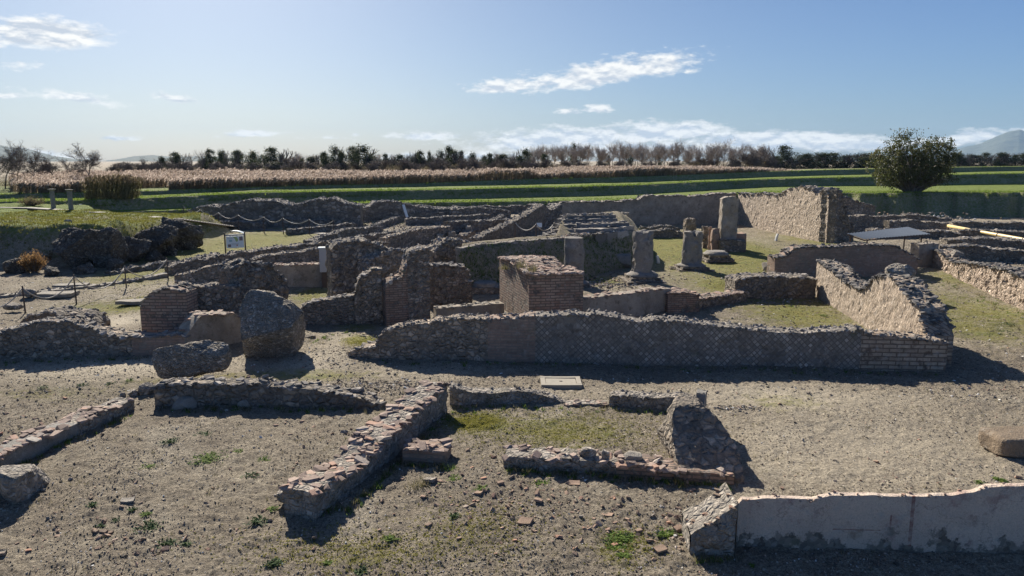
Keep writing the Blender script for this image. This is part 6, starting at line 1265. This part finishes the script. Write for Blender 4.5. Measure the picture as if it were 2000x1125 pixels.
V, Fc, rn_ = tufts(P0[~h1], .11, .006, 10); q = np.c_[rng.uniform(-.7, .7, 900), rng.random(900)]; D_ = 7+13*q[:, 1]; P1 = np.c_[q[:, 0]*D_, D_, relief(q[:, 0]*D_, D_)]; B2.add(V, Fc, rn=rn_); V, Fc, rn_ = tufts(P1, .06, .004, 5); B2.add(V, Fc, rn=rn_); o = obj('dry_stalks', B2, M['leaf_cane']); tag(o, 'thin dry stalks and straws on the gravel', 'dry grass', kind='stuff')
# weeds on the pillar top
for px, py, z_, hh, lb in [(1018, 512, 1.85, 26, 'dry grass tuft growing on the big brick pillar'), (1040, 519, 1.85, 22, 'second dry tuft on the big brick pillar, right of the first'), (985, 515, 1.8, 14, 'short dry tuft on the left corner of the big brick pillar')]:
    P = G(px, py+8, z_); s = P.y/F; A = Acc(); V, Fc, rn_ = tufts(np.repeat(np.array([[P.x, P.y, z_-.05]]), 14, 0), hh*s*.8, .006, 6); A.add(V, Fc, rn=rn_); o = obj('dry_grass_tuft', A, M['leaf_cane'], loc=tuple(P)); tag(o, lb, 'grass tuft')
P = G(818, 958); A = Acc(); V, Fc, rn_ = tufts(np.repeat(np.array([[P.x, P.y, 0.]]), 16, 0), .2, .006, 6); A.add(V, Fc, rn=rn_); o = obj('dry_grass_tuft', A, M['leaf_cane'], loc=tuple(P)); tag(o, 'pale dry tuft at the shadow edge of the diagonal wall', 'grass tuft')
P = G(880, 925); A = Acc(); V, Fc, rn_ = tufts(np.repeat(np.array([[P.x, P.y, 0.]]), 16, 0), .16, .007, 6); A.add(V, Fc, rn=rn_); o = obj('dry_grass_tuft', A, M['leaf_weed'], loc=tuple(P)); tag(o, 'pale green tuft beside the tiled stub', 'grass tuft')

# ================= hills
def hill(name, pts, D, depth, seed, rg):
    px = np.linspace(pts[0][0], pts[-1][0], 260); yy = np.interp(px, [p[0] for p in pts], [p[1] for p in pts]); yy = yy+rg*fbm(px*.03, 0*px, 0, 4, seed)
    rowsH = []
    fs = np.linspace(0, 1, 26)
    for f in fs:
        d = D-depth*(1-f); X_ = (px-CX)/1465*d; top = H+D*(HORIZ-yy)/F; prof = f**1.3*(1+.22*np.sin(f*3)*fbm(px*.02, f*3, 0, 4, seed+2)*(1-f)); rowsH.append(np.stack([X_, np.full_like(px, d), np.maximum(0, top)*prof*(1-.0*f)-6*(1-f)], -1))
    for f in (1.3, 2.): rowsH.append(np.stack([(px-CX)/1465*(D+depth*(f-1)), np.full_like(px, D+depth*(f-1)), np.maximum(0, top)*(.6 if f < 1.5 else 0)-5], -1))
    Vh = np.stack(rowsH); i = np.arange(Vh.shape[0]*Vh.shape[1]).reshape(Vh.shape[:2]); A = Acc(); A.add(Vh.reshape(-1, 3), np.stack([i[:-1, :-1], i[:-1, 1:], i[1:, 1:], i[1:, :-1]], -1).reshape(-1, 4)); o = obj(name, A, M['hills'], smooth=True); tag(o, kind='structure')
hill('hills', [(-500, 300), (-200, 284), (0, 283), (22, 289), (50, 290), (80, 297), (105, 304), (132, 309), (160, 312), (200, 314), (230, 310), (262, 305), (300, 303), (340, 307), (390, 306), (430, 306), (470, 311), (540, 316), (620, 322)], 4200, 1500, 31, .8)
hill('hills', [(1380, 318), (1450, 306), (1480, 300), (1520, 305), (1560, 304), (1640, 306), (1700, 306), (1760, 308), (1900, 310), (2200, 308), (2500, 312)], 5200, 1200, 37, .8)
hill('hills', [(1780, 316), (1850, 298), (1880, 289), (1915, 281), (1940, 268), (1960, 261), (1985, 256), (2010, 262), (2060, 266), (2150, 278), (2300, 300), (2500, 314)], 7600, 1800, 43, 1.2)
# ================= haze
A = Acc(); V, Fc = box((0, 3800, 178), (13000, 8800, 364)); A.add(V*1., Fc)
m, n = newmat('haze_air'); v = n('ShaderNodeVolumePrincipled', {'Color': (.48, .72, 1, 1), 'Density': HAZE, 'Anisotropy': .05}); n('ShaderNodeOutputMaterial', {1: v.outputs[0]})
hz = obj('haze', A, m); tag(hz, kind='stuff'); hz['label'] = 'thin blue haze in the air towards the hills'; hz['category'] = 'haze'

for o in bpy.data.objects:
    if '_o' in o: del o['_o']
